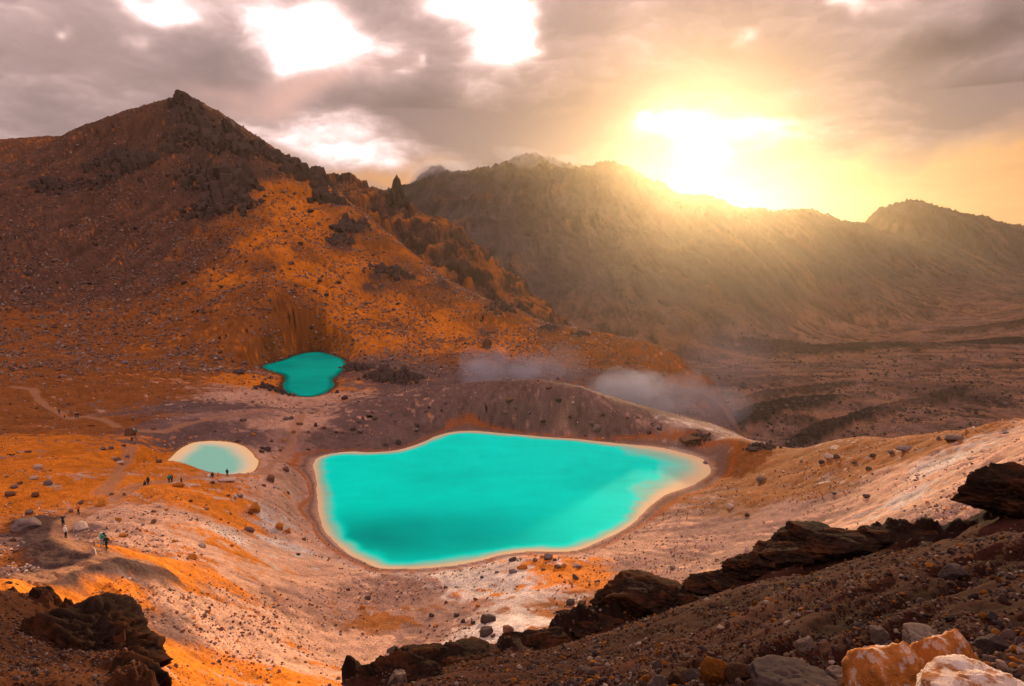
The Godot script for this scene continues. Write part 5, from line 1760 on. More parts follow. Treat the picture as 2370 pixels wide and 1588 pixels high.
func place_boulders() -> void:
	boulder(50.4, -124.1, 1.64, 1.53, PALE_ROCK, "largest cream boulder on the pink crust right of the big lake")
	boulder(26.1, -147.5, 0.71, 0.65, PALE_ROCK, "round white stone on the right shoreline of the big lake")
	boulder(-3.2, -94.3, 2.26, 1.55, DARK_ROCK, "topmost black lava boulder on the white crust below the lake")
	boulder(-3.4, -88.6, 1.94, 1.26, DARK_ROCK, "black lava boulder at the left of the cluster on white crust")
	boulder(-0.5, -88.0, 1.72, 1.21, BROWN_ROCK, "reddish brown boulder at the right of the cluster on white crust")
	boulder(-0.7, -85.0, 1.02, 1.08, DARK_ROCK, "dark boulder at the foot of the reddish brown one on white crust")
	boulder(-109.1, -204.9, 3.05, 3.41, BROWN_ROCK, "tall brown boulder with hikers resting against it above the trail")
	boulder(-94.7, -171.1, 2.13, 1.22, BROWN_ROCK, "brown boulder of a pair left of the pale crater lake")
	boulder(-93.8, -170.8, 2.13, 0.97, PALE_ROCK, "pale flat boulder of a pair left of the pale crater lake")
	boulder(-69.7, -120.1, 2.41, 1.58, RUST_ROCK, "lumpy rust coloured boulder at the bend of the ridge trail")
	boulder(-65.1, -138.8, 2.29, 1.26, RUST_ROCK, "rust brown boulder on the ridge crest beside the walking hiker")
	boulder(-62.7, -102.6, 2.49, 1.19, PALE_ROCK, "flat pale slab on the bend between the two trails")
	boulder(-61.2, -152.1, 3.87, 1.03, PALE_ROCK, "long pale slab on the ridge that hikers sit on")
	boulder(-54.6, -161.3, 2.20, 2.15, BROWN_ROCK, "rounded brown boulder at the right end of the pale lake")
	boulder(-51.6, -141.3, 2.64, 2.16, RUST_ROCK, "craggy orange boulder heap on the slope between the lakes")
	boulder(-48.3, -129.4, 1.73, 1.33, GREY_ROCK, "grey boulder below the orange heap between the lakes")
	boulder(-46.1, -140.0, 2.25, 1.66, RUST_ROCK, "bright orange boulder nearest the left shore of the big lake")
	boulder(-43.0, -94.0, 1.68, 0.92, RUST_ROCK, "broad orange boulder at the lower edge of the pale bowl")
	boulder(-46.0, -77.1, 0.90, 1.37, PALE_ROCK, "tilted pale slab standing beside the trail pole")
	boulder(-70.7, -102.9, 5.02, 1.83, GREY_ROCK, "long grey slab lying on the orange slope above the gravel")
	boulder(-47.2, -223.8, 2.57, 1.58, GREY_ROCK, "grey flat-topped boulder on the hill left of the big lake")
	boulder(-34.1, -216.3, 2.23, 2.07, DARK_ROCK, "large dark boulder at the upper left shore of the big lake")
	boulder(-62.0, -226.7, 1.10, 1.95, DARK_ROCK, "thin spiky dark rock on the pink saddle")
	boulder(-68.1, -293.7, 3.35, 2.27, DARK_ROCK, "dark boulder at the right foot of the back lake")
	boulder(-88.7, -293.3, 1.98, 2.09, BROWN_ROCK, "brown boulder at the near tip of the back lake")
	boulder(12.4, -240.1, 2.16, 1.28, BROWN_ROCK, "brown boulder on the hill crest right of the lone hiker")
	boulder(15.3, -234.8, 2.03, 1.74, DARK_ROCK, "dark rounded boulder below the hill crest")
	boulder(19.8, -233.2, 1.63, 1.15, PALE_ROCK, "cream boulder in the middle of the brown hill")
	boulder(26.6, -225.9, 3.01, 2.35, GREY_ROCK, "grey broken boulder on the white patch of the hill")
	boulder(52.9, -213.2, 6.84, 2.37, BROWN_ROCK, "long brown lump at the outlet end of the hill")
	boulder(-14.3, -411.5, 6.26, 7.93, BROWN_ROCK, "brown rock pinnacle on the orange slope under the descending crest")
	boulders(GREY_ROCK, "grey stone on the ochre ground just right of the big lake", "stones on the slope right of the big lake", [[57.5, -164.4, 2.40, 1.73], [67.3, -166.1, 0.80, 0.58], [44.3, -225.0, 1.13, 0.81], [45.8, -221.8, 1.39, 1.00]])
	boulders(GREY_ROCK, "grey stone along the ochre crest right of the big lake", "stones on the slope right of the big lake", [[76.6, -144.2, 1.81, 1.31], [78.2, -141.8, 3.59, 1.20], [80.7, -131.0, 3.02, 1.32], [81.4, -136.6, 1.17, 0.84], [84.4, -122.5, 0.91, 0.65]])
	boulders(GREY_ROCK, "grey stone on the pale crust right of the big lake", "stones on the slope right of the big lake", [[37.4, -110.2, 0.75, 0.54], [25.9, -112.6, 0.91, 0.65]])
	boulders(PALE_ROCK, "pale cream stone on the pale crust right of the big lake", "stones on the slope right of the big lake", [[46.1, -149.2, 1.78, 1.19], [44.1, -156.4, 0.82, 0.59], [46.1, -80.4, 0.93, 0.51], [65.3, -102.7, 0.60, 0.43], [54.2, -129.4, 0.64, 0.46], [38.7, -115.5, 1.10, 0.79]])
	boulders(PALE_ROCK, "pale cream stone along the ochre crest right of the big lake", "stones on the slope right of the big lake", [[70.7, -159.0, 2.59, 1.29], [71.6, -110.8, 1.95, 0.81]])
	boulders(DARK_ROCK, "dark stone along the ochre crest right of the big lake", "stones on the slope right of the big lake", [[71.3, -156.7, 1.70, 1.11], [68.4, -157.4, 1.49, 1.07], [71.5, -148.9, 1.02, 0.74], [75.0, -148.4, 1.44, 1.04], [68.4, -106.0, 0.50, 0.36]])
	boulders(DARK_ROCK, "dark stone on the pale crust right of the big lake", "stones on the slope right of the big lake", [[69.8, -139.4, 1.35, 0.77], [61.9, -123.4, 1.73, 0.62], [60.9, -134.0, 1.48, 0.55], [65.8, -115.8, 1.16, 0.46], [46.6, -139.8, 1.12, 0.81]])
	boulders(DARK_ROCK, "dark stone on the ochre ground just right of the big lake", "stones on the slope right of the big lake", [[64.4, -191.9, 4.01, 1.40]])
	boulders(GREY_ROCK, "grey stone on top of the near-shore knoll of the big lake", "stones on the near-shore knoll", [[6.6, -126.2, 1.94, 1.25], [4.2, -125.7, 1.11, 0.80], [0.2, -120.6, 1.60, 0.85], [11.4, -120.5, 1.07, 0.77], [5.4, -120.3, 0.80, 0.58], [-2.6, -121.8, 0.81, 0.58], [26.1, -113.7, 0.90, 0.65]])
	boulders(GREY_ROCK, "grey stone on the right foot of the near-shore knoll", "stones on the near-shore knoll", [[8.4, -111.9, 0.62, 0.45], [14.9, -107.2, 0.60, 0.43]])
	boulders(PALE_ROCK, "pale cream stone on top of the near-shore knoll of the big lake", "stones on the near-shore knoll", [[11.0, -121.8, 1.21, 0.87], [1.8, -117.0, 0.47, 0.34]])
	boulders(DARK_ROCK, "dark stone on top of the near-shore knoll of the big lake", "stones on the near-shore knoll", [[0.2, -129.1, 1.70, 1.14], [10.3, -113.8, 1.27, 0.89], [7.6, -124.8, 0.83, 0.59], [7.9, -115.9, 0.57, 0.41]])
	boulders(DARK_ROCK, "dark stone on the right foot of the near-shore knoll", "stones on the near-shore knoll", [[13.6, -110.9, 0.75, 0.54], [12.2, -109.6, 0.54, 0.39], [15.9, -103.1, 1.40, 1.05], [8.7, -101.2, 1.72, 1.14]])
	boulders(BROWN_ROCK, "brown stone on top of the near-shore knoll of the big lake", "stones on the near-shore knoll", [[7.9, -121.1, 1.21, 0.87], [20.1, -114.9, 1.16, 0.72]])
	boulders(BROWN_ROCK, "brown stone on the right foot of the near-shore knoll", "stones on the near-shore knoll", [[10.2, -100.6, 1.59, 1.02]])
	boulders(RUST_ROCK, "rusty orange stone on top of the near-shore knoll of the big lake", "stones on the near-shore knoll", [[5.4, -127.8, 0.84, 0.61], [1.8, -122.3, 1.89, 1.22], [8.9, -121.1, 1.21, 0.87]])
	boulders(GREY_ROCK, "grey stone on the tan ground below the left of the big lake", "stones below the near shore", [[-12.6, -95.5, 0.55, 0.40]])
	boulders(PALE_ROCK, "pale cream stone on the white crust below the near-shore knoll", "stones below the near shore", [[2.4, -99.2, 0.63, 0.45]])
	boulders(PALE_ROCK, "pale cream stone on the tan ground below the left of the big lake", "stones below the near shore", [[-11.9, -85.3, 0.60, 0.43], [-11.3, -85.6, 0.56, 0.40]])
	boulders(DARK_ROCK, "dark stone on the tan ground below the left of the big lake", "stones below the near shore", [[-11.8, -101.9, 0.93, 0.67], [-22.8, -110.0, 1.26, 0.55], [-26.3, -111.6, 0.77, 0.55], [-11.8, -88.1, 1.03, 0.74], [-15.2, -88.0, 1.45, 0.83]])
	boulders(DARK_ROCK, "dark stone on the white crust below the near-shore knoll", "stones below the near shore", [[-8.1, -100.5, 1.03, 0.74], [-6.8, -96.9, 0.77, 0.56], [-11.0, -116.0, 0.73, 0.52], [-5.2, -120.1, 0.75, 0.54], [-5.4, -95.3, 0.91, 0.66]])
	boulders(BROWN_ROCK, "brown stone on the white crust below the near-shore knoll", "stones below the near shore", [[-5.6, -107.1, 0.84, 0.61], [-10.2, -107.3, 0.73, 0.52], [-2.4, -87.1, 0.84, 0.61]])
	boulders(RUST_ROCK, "rusty orange stone on the white crust below the near-shore knoll", "stones below the near shore", [[-5.1, -103.6, 0.82, 0.59], [-0.7, -84.4, 0.59, 0.42]])
	boulders(RUST_ROCK, "rusty orange stone on the tan ground below the left of the big lake", "stones below the near shore", [[-22.7, -105.6, 0.97, 0.70], [-10.1, -83.4, 0.49, 0.35]])
	boulders(GREY_ROCK, "grey stone on the pale slope left of the big lake", "stones in the pale bowl", [[-55.1, -143.7, 1.34, 0.73]])
	boulders(GREY_ROCK, "grey stone in the upper pale bowl below the hikers", "stones in the pale bowl", [[-56.2, -130.3, 0.79, 0.57], [-53.3, -119.4, 0.71, 0.51]])
	boulders(GREY_ROCK, "grey stone in the lower pale bowl right of the trail", "stones in the pale bowl", [[-54.2, -103.6, 0.56, 0.40]])
	boulders(PALE_ROCK, "pale cream stone in the lower pale bowl right of the trail", "stones in the pale bowl", [[-45.1, -102.4, 1.45, 0.87], [-49.6, -97.4, 0.88, 0.61], [-49.3, -89.7, 0.74, 0.39]])
	boulders(PALE_ROCK, "pale cream stone on the pale slope left of the big lake", "stones in the pale bowl", [[-52.8, -159.7, 1.46, 1.05]])
	boulders(PALE_ROCK, "pale cream stone in the upper pale bowl below the hikers", "stones in the pale bowl", [[-56.9, -123.3, 0.65, 0.47], [-61.2, -122.9, 0.65, 0.47]])
	boulders(DARK_ROCK, "dark stone on the pale slope left of the big lake", "stones in the pale bowl", [[-38.7, -126.7, 0.87, 0.62]])
	boulders(BROWN_ROCK, "brown stone in the upper pale bowl below the hikers", "stones in the pale bowl", [[-58.7, -115.8, 1.03, 0.72], [-54.5, -107.3, 1.15, 0.81], [-62.7, -148.9, 1.15, 0.76], [-59.4, -130.9, 0.91, 0.66]])
	boulders(BROWN_ROCK, "brown stone on the pale slope left of the big lake", "stones in the pale bowl", [[-56.9, -142.1, 0.97, 0.48], [-54.7, -156.6, 1.05, 0.75], [-51.3, -162.6, 1.08, 0.78], [-51.6, -139.3, 1.30, 1.07], [-41.5, -140.0, 0.95, 0.68]])
	boulders(RUST_ROCK, "rusty orange stone in the upper pale bowl below the hikers", "stones in the pale bowl", [[-59.3, -121.3, 0.86, 0.43], [-60.2, -108.0, 0.98, 0.79]])
	boulders(RUST_ROCK, "rusty orange stone in the lower pale bowl right of the trail", "stones in the pale bowl", [[-47.4, -98.6, 0.71, 0.49], [-53.5, -96.9, 1.24, 0.71], [-53.7, -100.9, 0.66, 0.47]])
	boulders(RUST_ROCK, "rusty orange stone on the pale slope left of the big lake", "stones in the pale bowl", [[-44.5, -139.8, 1.42, 1.18], [-52.9, -128.2, 0.67, 0.48], [-44.2, -110.8, 0.77, 0.56]])
	boulders(GREY_ROCK, "grey stone on the purple ground above and right of the pale crater lake", "stones around the pale crater lake", [[-84.2, -224.8, 2.97, 1.30], [-72.3, -233.9, 1.89, 1.06]])
	boulders(DARK_ROCK, "dark stone on the purple ground above and right of the pale crater lake", "stones around the pale crater lake", [[-69.7, -199.3, 1.32, 0.95], [-68.1, -194.3, 1.61, 1.16], [-68.4, -200.9, 1.65, 1.19], [-78.5, -205.2, 2.05, 0.68], [-88.1, -212.9, 1.07, 0.50]])
	boulders(BROWN_ROCK, "brown stone on the purple ground above and right of the pale crater lake", "stones around the pale crater lake", [[-55.3, -174.1, 2.29, 1.15], [-69.6, -207.0, 1.22, 0.88], [-65.3, -201.5, 1.19, 0.86]])
	boulders(RUST_ROCK, "rusty orange stone on the purple ground above and right of the pale crater lake", "stones around the pale crater lake", [[-67.3, -227.7, 1.84, 1.10], [-66.6, -218.4, 1.24, 0.89], [-75.8, -210.5, 1.39, 1.00]])
	boulders(GREY_ROCK, "grey stone on the orange slope beside the pale crater lake", "stones on the orange left slope", [[-99.9, -175.0, 1.56, 1.25], [-99.0, -176.6, 1.57, 1.10], [-104.4, -197.1, 1.73, 0.97], [-94.4, -175.3, 1.24, 0.87], [-72.1, -127.6, 1.15, 0.58], [-189.3, -338.6, 2.46, 1.77]])
	boulders(GREY_ROCK, "grey stone on the lower orange slope by the gravel bank", "stones on the orange left slope", [[-70.4, -112.7, 0.84, 0.63], [-76.5, -112.2, 1.44, 0.96], [-91.0, -129.9, 1.48, 0.81], [-60.8, -87.3, 0.91, 0.66]])
	boulders(GREY_ROCK, "grey stone on the upper orange slope at the left edge", "stones on the orange left slope", [[-87.1, -133.4, 1.37, 1.25], [-87.2, -133.5, 1.49, 1.41]])
	boulders(PALE_ROCK, "pale cream stone on the orange slope beside the pale crater lake", "stones on the orange left slope", [[-95.8, -171.5, 1.22, 0.88], [-91.2, -177.8, 1.40, 1.24]])
	boulders(PALE_ROCK, "pale cream stone on the upper orange slope at the left edge", "stones on the orange left slope", [[-96.0, -144.3, 2.01, 1.45], [-92.0, -136.9, 1.54, 0.96]])
	boulders(PALE_ROCK, "pale cream stone on the lower orange slope by the gravel bank", "stones on the orange left slope", [[-60.6, -84.7, 0.89, 0.64]])
	boulders(BROWN_ROCK, "brown stone on the orange slope beside the pale crater lake", "stones on the orange left slope", [[-106.2, -212.9, 1.65, 0.74], [-98.1, -180.8, 1.12, 0.80], [-77.9, -157.6, 1.37, 1.10], [-70.0, -128.1, 0.80, 0.57]])
	boulders(BROWN_ROCK, "brown stone on the lower orange slope by the gravel bank", "stones on the orange left slope", [[-74.3, -121.9, 1.58, 0.86], [-72.9, -103.9, 1.20, 0.86], [-85.3, -127.0, 1.36, 1.18], [-89.1, -125.8, 2.52, 1.08], [-66.0, -92.9, 1.08, 0.78]])
	boulders(BROWN_ROCK, "brown stone on the upper orange slope at the left edge", "stones on the orange left slope", [[-91.8, -132.5, 1.13, 0.81], [-111.4, -164.6, 1.61, 0.83]])
	boulders(GREY_ROCK, "grey stone on the left end of the hill behind the big lake", "stones on the hill behind the big lake", [[-49.3, -222.4, 1.03, 0.74], [-30.5, -228.8, 1.88, 1.36], [-38.1, -234.2, 1.20, 0.86], [-46.1, -214.0, 1.39, 1.00]])
	boulders(GREY_ROCK, "grey stone on the brown middle of the hill behind the big lake", "stones on the hill behind the big lake", [[-28.7, -240.9, 1.53, 1.10], [-2.2, -237.0, 1.95, 1.40], [1.3, -236.8, 1.46, 1.05], [1.4, -235.1, 1.07, 0.77], [5.7, -234.4, 1.35, 0.97]])
	boulders(GREY_ROCK, "grey stone on the pale right end of the hill behind the big lake", "stones on the hill behind the big lake", [[25.2, -227.4, 1.89, 1.36], [53.6, -197.6, 1.70, 1.23]])
	boulders(PALE_ROCK, "pale cream stone on the pale right end of the hill behind the big lake", "stones on the hill behind the big lake", [[28.1, -222.1, 1.02, 0.74]])
	boulders(DARK_ROCK, "dark stone on the left end of the hill behind the big lake", "stones on the hill behind the big lake", [[-44.9, -236.0, 1.65, 1.19], [-49.6, -233.1, 1.29, 0.93], [-50.0, -225.6, 1.88, 1.36], [-54.5, -222.7, 1.16, 0.84], [-30.6, -231.9, 2.12, 1.52], [-37.7, -214.2, 1.58, 1.14]])
	boulders(DARK_ROCK, "dark stone on the brown middle of the hill behind the big lake", "stones on the hill behind the big lake", [[9.9, -231.7, 1.67, 1.21], [-22.6, -244.6, 1.01, 0.73]])
	boulders(DARK_ROCK, "dark stone on the pale right end of the hill behind the big lake", "stones on the hill behind the big lake", [[18.6, -230.4, 1.33, 0.96], [29.0, -228.6, 1.43, 1.03], [42.1, -221.4, 1.87, 1.34], [44.0, -225.4, 1.33, 0.96], [45.6, -222.0, 1.78, 1.28], [23.1, -224.8, 0.94, 0.67]])
	boulders(BROWN_ROCK, "brown stone on the left end of the hill behind the big lake", "stones on the hill behind the big lake", [[-52.7, -222.6, 1.24, 0.90]])
	boulders(BROWN_ROCK, "brown stone on the brown middle of the hill behind the big lake", "stones on the hill behind the big lake", [[-3.4, -249.3, 0.92, 0.66], [-0.8, -238.9, 2.94, 1.72], [-16.7, -241.6, 1.00, 0.72]])
	boulders(BROWN_ROCK, "brown stone on the pale right end of the hill behind the big lake", "stones on the hill behind the big lake", [[36.5, -228.0, 1.19, 0.86], [39.9, -228.6, 1.20, 0.86]])
	boulders(GREY_ROCK, "grey stone on the pink saddle between the two small lakes", "stones on the saddle between the small lakes", [[-84.0, -225.1, 2.60, 1.21], [-73.1, -232.0, 1.75, 1.26]])
	boulders(DARK_ROCK, "dark stone on the pink saddle between the two small lakes", "stones on the saddle between the small lakes", [[-62.5, -220.5, 1.04, 0.75], [-68.5, -199.5, 2.30, 1.73], [-69.7, -199.4, 1.15, 0.83]])
	boulders(BROWN_ROCK, "brown stone on the pink saddle between the two small lakes", "stones on the saddle between the small lakes", [[-67.2, -227.2, 1.93, 1.28], [-66.5, -218.5, 1.45, 1.04], [-59.2, -225.3, 1.47, 1.06], [-72.1, -234.6, 1.59, 1.15], [-59.1, -207.6, 1.34, 0.96]])
	boulders(RUST_ROCK, "rusty orange stone on the pink saddle between the two small lakes", "stones on the saddle between the small lakes", [[-66.8, -209.9, 1.44, 1.04]])
	boulders(GREY_ROCK, "grey stone on the dark ground round the back emerald lake", "stones round the back lake", [[-98.2, -273.4, 1.56, 1.13], [-89.1, -386.3, 2.46, 1.77], [-84.9, -384.0, 2.09, 1.51], [-89.3, -394.7, 2.01, 1.45], [-128.8, -377.5, 2.13, 1.53], [-108.9, -377.8, 2.44, 1.76], [-136.7, -371.4, 3.52, 1.97], [-69.3, -373.2, 2.03, 1.46], [-46.6, -337.9, 2.43, 1.75], [-149.6, -366.9, 2.53, 1.82]])
	boulders(PALE_ROCK, "pale cream stone on the dark ground round the back emerald lake", "stones round the back lake", [[-96.1, -272.4, 1.04, 0.75], [-92.2, -283.8, 1.18, 0.85]])
	boulders(DARK_ROCK, "dark stone on the dark ground round the back emerald lake", "stones round the back lake", [[-73.8, -304.5, 2.24, 1.96], [-54.7, -256.9, 1.18, 0.85], [-81.2, -391.2, 1.56, 1.12], [-122.2, -325.1, 6.80, 2.47], [-148.6, -370.4, 2.26, 1.63]])
	boulders(GREY_ROCK, "grey stone on the orange flank below the mountain crags", "stones on the mountain flank", [[-173.1, -500.0, 2.39, 1.72], [-164.7, -561.5, 4.06, 2.92], [-170.5, -587.8, 3.33, 2.39], [-178.3, -583.3, 4.05, 2.92], [-141.9, -547.6, 4.26, 3.07], [-141.6, -474.9, 4.48, 2.69]])
	boulders(GREY_ROCK, "grey stone on the brown left face of the mountain", "stones on the mountain flank", [[-308.0, -499.1, 3.89, 2.30], [-293.6, -498.7, 2.96, 2.13], [-247.5, -493.5, 2.49, 1.80]])
	boulders(GREY_ROCK, "grey stone at the brown left foot of the mountain", "stones on the mountain flank", [[-239.2, -459.3, 2.81, 2.02]])
	boulders(GREY_ROCK, "grey stone on the orange flank just above the back lake", "stones on the mountain flank", [[-102.7, -466.8, 2.88, 2.08]])
	boulders(GREY_ROCK, "grey stone on the long crest descending from the mountain", "stones on the mountain flank", [[-64.2, -463.7, 2.12, 1.53]])
	boulders(DARK_ROCK, "dark stone on the orange flank below the mountain crags", "stones on the mountain flank", [[-186.3, -490.1, 2.37, 2.21], [-169.0, -470.9, 2.56, 1.84], [-153.2, -566.7, 6.19, 3.19], [-157.0, -516.3, 2.76, 1.99], [-143.7, -503.8, 3.95, 2.37]])
	boulders(DARK_ROCK, "dark stone at the brown left foot of the mountain", "stones on the mountain flank", [[-204.9, -460.4, 4.56, 2.66], [-312.8, -476.8, 3.78, 2.72], [-268.1, -467.8, 3.25, 2.34], [-203.7, -471.1, 3.40, 2.45]])
	boulders(DARK_ROCK, "dark stone on the orange flank just above the back lake", "stones on the mountain flank", [[-188.4, -468.4, 3.04, 2.19], [-175.4, -444.8, 3.17, 2.28], [-111.1, -473.1, 3.66, 2.49], [-119.8, -447.8, 2.80, 2.01], [-90.3, -456.4, 2.39, 1.72], [-131.0, -445.4, 2.38, 1.71], [-113.5, -449.3, 3.22, 2.32], [-118.2, -430.5, 2.70, 1.94], [-121.7, -465.2, 3.34, 2.40]])
	boulders(DARK_ROCK, "dark stone on the brown left face of the mountain", "stones on the mountain flank", [[-280.9, -537.9, 3.66, 2.63], [-289.7, -517.2, 3.04, 2.19], [-268.8, -530.9, 3.94, 2.84]])
	boulders(DARK_ROCK, "dark stone on the long crest descending from the mountain", "stones on the mountain flank", [[-72.5, -463.7, 2.84, 2.04]])


func place_outcrops() -> void:
	outcrop(-285.8, -659.2, 18.2, "craggy summit rock of the scoria mountain")
	outcrop(-277.4, -652.4, 17.1, "dark craggy outcrop just below the mountain summit")
	outcrop(-269.3, -650.5, 18.6, "rock step on the ridge right below the mountain summit")
	outcrop(-243.0, -631.3, 30.8, "large dark crag on the right shoulder of the mountain")
	outcrop(-226.8, -620.8, 23.8, "lower half of the large dark crag on the mountain shoulder")
	outcrop(-247.5, -618.9, 24.0, "dark craggy outcrop left of the large shoulder crag")
	outcrop(-269.4, -629.4, 28.8, "slanting rock rib running down left from the summit")
	outcrop(-277.9, -618.7, 20.3, "lower end of the slanting rock rib below the summit")
	outcrop(-246.4, -583.5, 26.5, "dark craggy block group in the middle of the mountain face")
	outcrop(-230.6, -573.1, 22.1, "right end of the craggy block group in the middle of the mountain face")
	outcrop(-215.2, -576.6, 27.9, "columnar dark crag below the mountain shoulder")
	outcrop(-203.5, -571.6, 20.3, "tumbled blocks right of the columnar crag")
	outcrop(-211.7, -557.1, 32.0, "low wide rock ledge under the columnar crag")
	outcrop(-222.9, -543.3, 24.5, "lowest rock ledge on the mountain face")
	outcrop(-201.4, -545.7, 20.8, "lowest rock ledge right end on the mountain face")
	outcrop(-326.6, -617.5, 30.9, "dark rock band on the left mountain face, its left half")
	outcrop(-303.2, -606.4, 30.0, "dark rock band on the left mountain face, its right half")
	outcrop(-326.5, -592.2, 18.6, "small dark outcrop under the left rock band")
	outcrop(-345.5, -595.0, 16.4, "small dark outcrop far left under the rock band")
	outcrop(-363.8, -588.0, 20.6, "dark outcrop near the left edge of the mountain")
	outcrop(-212.0, -641.3, 16.2, "small crag on the skyline right of the shoulder")
	outcrop(-195.1, -633.7, 19.8, "rounded crag on the right skyline of the mountain")
	outcrop(-172.2, -616.3, 23.7, "crag at the right end of the mountain skyline")
	outcrop(-160.4, -614.4, 21.2, "last crag of the mountain skyline before the gap")
	outcrop(-146.6, -589.8, 21.7, "dark cliff at the top of the orange slope")
	outcrop(-119.3, -548.3, 18.0, "rough brown crag on the edge of the orange slope")
	outcrop(-123.5, -530.4, 13.0, "lower part of the rough brown crag on the orange slope")
	outcrop(-88.8, -499.4, 15.1, "jagged brown outcrop on the descending crest")
	outcrop(-78.7, -500.9, 18.1, "dark notch rocks of the descending crest")
	outcrop(-7.0, -467.3, 12.3, "rock knob on the skyline of the long descending crest")
	outcrop(22.5, -441.5, 9.5, "small rock knob lower on the descending crest")
	outcrop(41.2, -429.4, 8.8, "dark rock patch near the low end of the crest")
	outcrop(-71.2, -357.7, 13.2, "dark lava outcrop right of the back lake")
	outcrop(-55.4, -327.9, 16.1, "broad dark lava outcrop on the mound right of the back lake")
	outcrop(-48.5, -327.5, 12.0, "right end of the dark lava outcrop beside the back lake")
	outcrop(-82.7, -370.9, 9.2, "dark rocks at the right shore of the back lake")
	outcrop(-99.8, -295.6, 7.6, "dark rock edge on the orange mound left of the back lake")
	outcrop(-94.3, -293.8, 7.5, "overhanging rock foot of the orange mound at the back lake")
	outcrop(55.7, -212.2, 5.4, "brown craggy lump near the lake outlet")
	outcrop(67.1, -192.4, 6.3, "reddish craggy lumps on the crest right of the lake")


func place_near_rocks() -> void:
	lava_rock(Vector3(6.63, 42.97, -31.82), Vector3(4.15, 2.36, 3.73), "large pointed black lava outcrop in the middle of the slope edge")
	lava_rock(Vector3(0.98, 42.84, -27.98), Vector3(2.93, 2.03, 2.64), "black overhanging lava lump at the lower part of the slope edge")
	lava_rock(Vector3(-1.38, 44.21, -25.46), Vector3(3.03, 1.21, 2.73), "low grey-black lava hump below the overhanging lump")
	lava_rock(Vector3(-3.46, 44.51, -25.26), Vector3(1.95, 0.92, 1.76), "small black lava hump next to the bottom edge")
	lava_rock(Vector3(-3.55, 45.94, -21.71), Vector3(2.02, 1.30, 1.82), "black lava lump at the bottom end of the slope edge")
	lava_rock(Vector3(9.91, 44.10, -32.52), Vector3(2.68, 1.16, 2.41), "knobbly lava ledge right of the pointed outcrop")
	lava_rock(Vector3(11.42, 44.67, -32.55), Vector3(2.92, 1.48, 2.63), "twin-knobbed lava ledge on the slope edge")
	lava_rock(Vector3(13.01, 45.06, -33.03), Vector3(2.52, 1.37, 2.27), "jagged lava ledge left of the flat slab")
	lava_rock(Vector3(15.08, 45.16, -33.79), Vector3(4.03, 1.71, 3.63), "flat-topped dark slab on the slope edge")
	lava_rock(Vector3(22.58, 48.30, -31.80), Vector3(3.63, 2.71, 3.27), "black lava block at the right end of the slope edge")
	lava_rock(Vector3(19.81, 46.67, -33.59), Vector3(3.19, 0.64, 2.87), "low dark lava sill on the upper slope edge")
	lava_rock(Vector3(3.45, 43.27, -30.30), Vector3(2.48, 0.95, 2.24), "low lava hump left of the pointed outcrop")
	lava_rock(Vector3(17.61, 45.98, -33.68), Vector3(2.65, 0.72, 2.39), "thin dark sill beside the flat slab")
	near_stone(4.16, -7.36, 0.87, 0.67, RUST_ROCK, "big orange and white angular boulder in the bottom right corner", 1)
	near_stone(5.18, -8.09, 0.73, 0.73, RUST_ROCK, "orange-brown wedge boulder between the two white ones", 1)
	near_stone(3.54, -5.17, 0.72, 0.36, WHITE_ROCK, "white crusted slab in the bottom right corner", 1)
	near_stone(3.46, -11.47, 0.52, 0.38, RUST_ROCK, "bright rust boulder on the near slope", 0)
	near_stone(3.75, -11.19, 0.42, 0.28, BROWN_ROCK, "brown angular rock right of the rust boulder", 0)
	near_stone(3.83, -9.49, 1.06, 0.34, GREY_ROCK, "long dark grey slab pile at the bottom edge", 0)
	near_stone(4.68, -10.51, 0.66, 0.35, DARK_ROCK, "dark jagged rock above the grey slab pile", 0)
	near_stone(3.11, -12.62, 0.45, 0.36, BROWN_ROCK, "brown wedge stone left of the rust boulder", 0)
	near_stone(3.23, -12.04, 0.35, 0.26, GREY_ROCK, "grey-pink stone beside the brown wedge stone", 0)
	near_stone(3.49, -9.47, 0.49, 0.32, BROWN_ROCK, "reddish stone at the bottom edge left of the slab pile", 0)
	near_stone(5.20, -10.89, 0.36, 0.21, PALE_ROCK, "pale brown stone above the dark jagged rock", 0)
	near_stone(6.33, -10.61, 0.74, 0.25, PALE_ROCK, "thin pale slab behind the orange wedge boulder", 0)
	near_stone(6.89, -9.78, 0.47, 0.27, GREY_ROCK, "pale grey stone near the right edge", 0)
	near_stone(2.49, -11.80, 0.59, 0.34, GREY_ROCK, "grey stone cluster at the bottom edge", 0)
	near_stone(5.25, -12.33, 0.33, 0.22, PALE_ROCK, "small cream stone on the scree", 0)
	near_stone(6.60, -12.41, 0.33, 0.33, PALE_ROCK, "small stack of pale stones on the scree", 0)
	near_stone(11.09, -17.56, 0.66, 0.32, GREY_ROCK, "grey stone on the upper scree", 0)
	near_stone(7.32, -14.69, 0.28, 0.24, GREY_ROCK, "single grey stone on the middle scree", 0)
	near_stone(-3.25, -19.70, 0.62, 0.65, PALE_ROCK, "pale upright stone on the bottom lava lump", 0)


func slope_edge() -> PackedVector2Array:
	return PackedVector2Array([
		Vector2(-9.78, 24.0), Vector2(-6.90, 27.0), Vector2(-2.55, 27.5), Vector2(0.73, 28.0), Vector2(3.98, 31.0), Vector2(8.26, 32.0),
		Vector2(11.73, 34.0), Vector2(15.11, 34.5), Vector2(18.35, 35.5), Vector2(21.47, 36.5), Vector2(24.12, 39.0), Vector2(25.88, 38.5),
		Vector2(28.65, 39.5), Vector2(31.29, 40.0), Vector2(33.52, 40.5), Vector2(35.83, 42.0), Vector2(39.22, 46.0)
	])


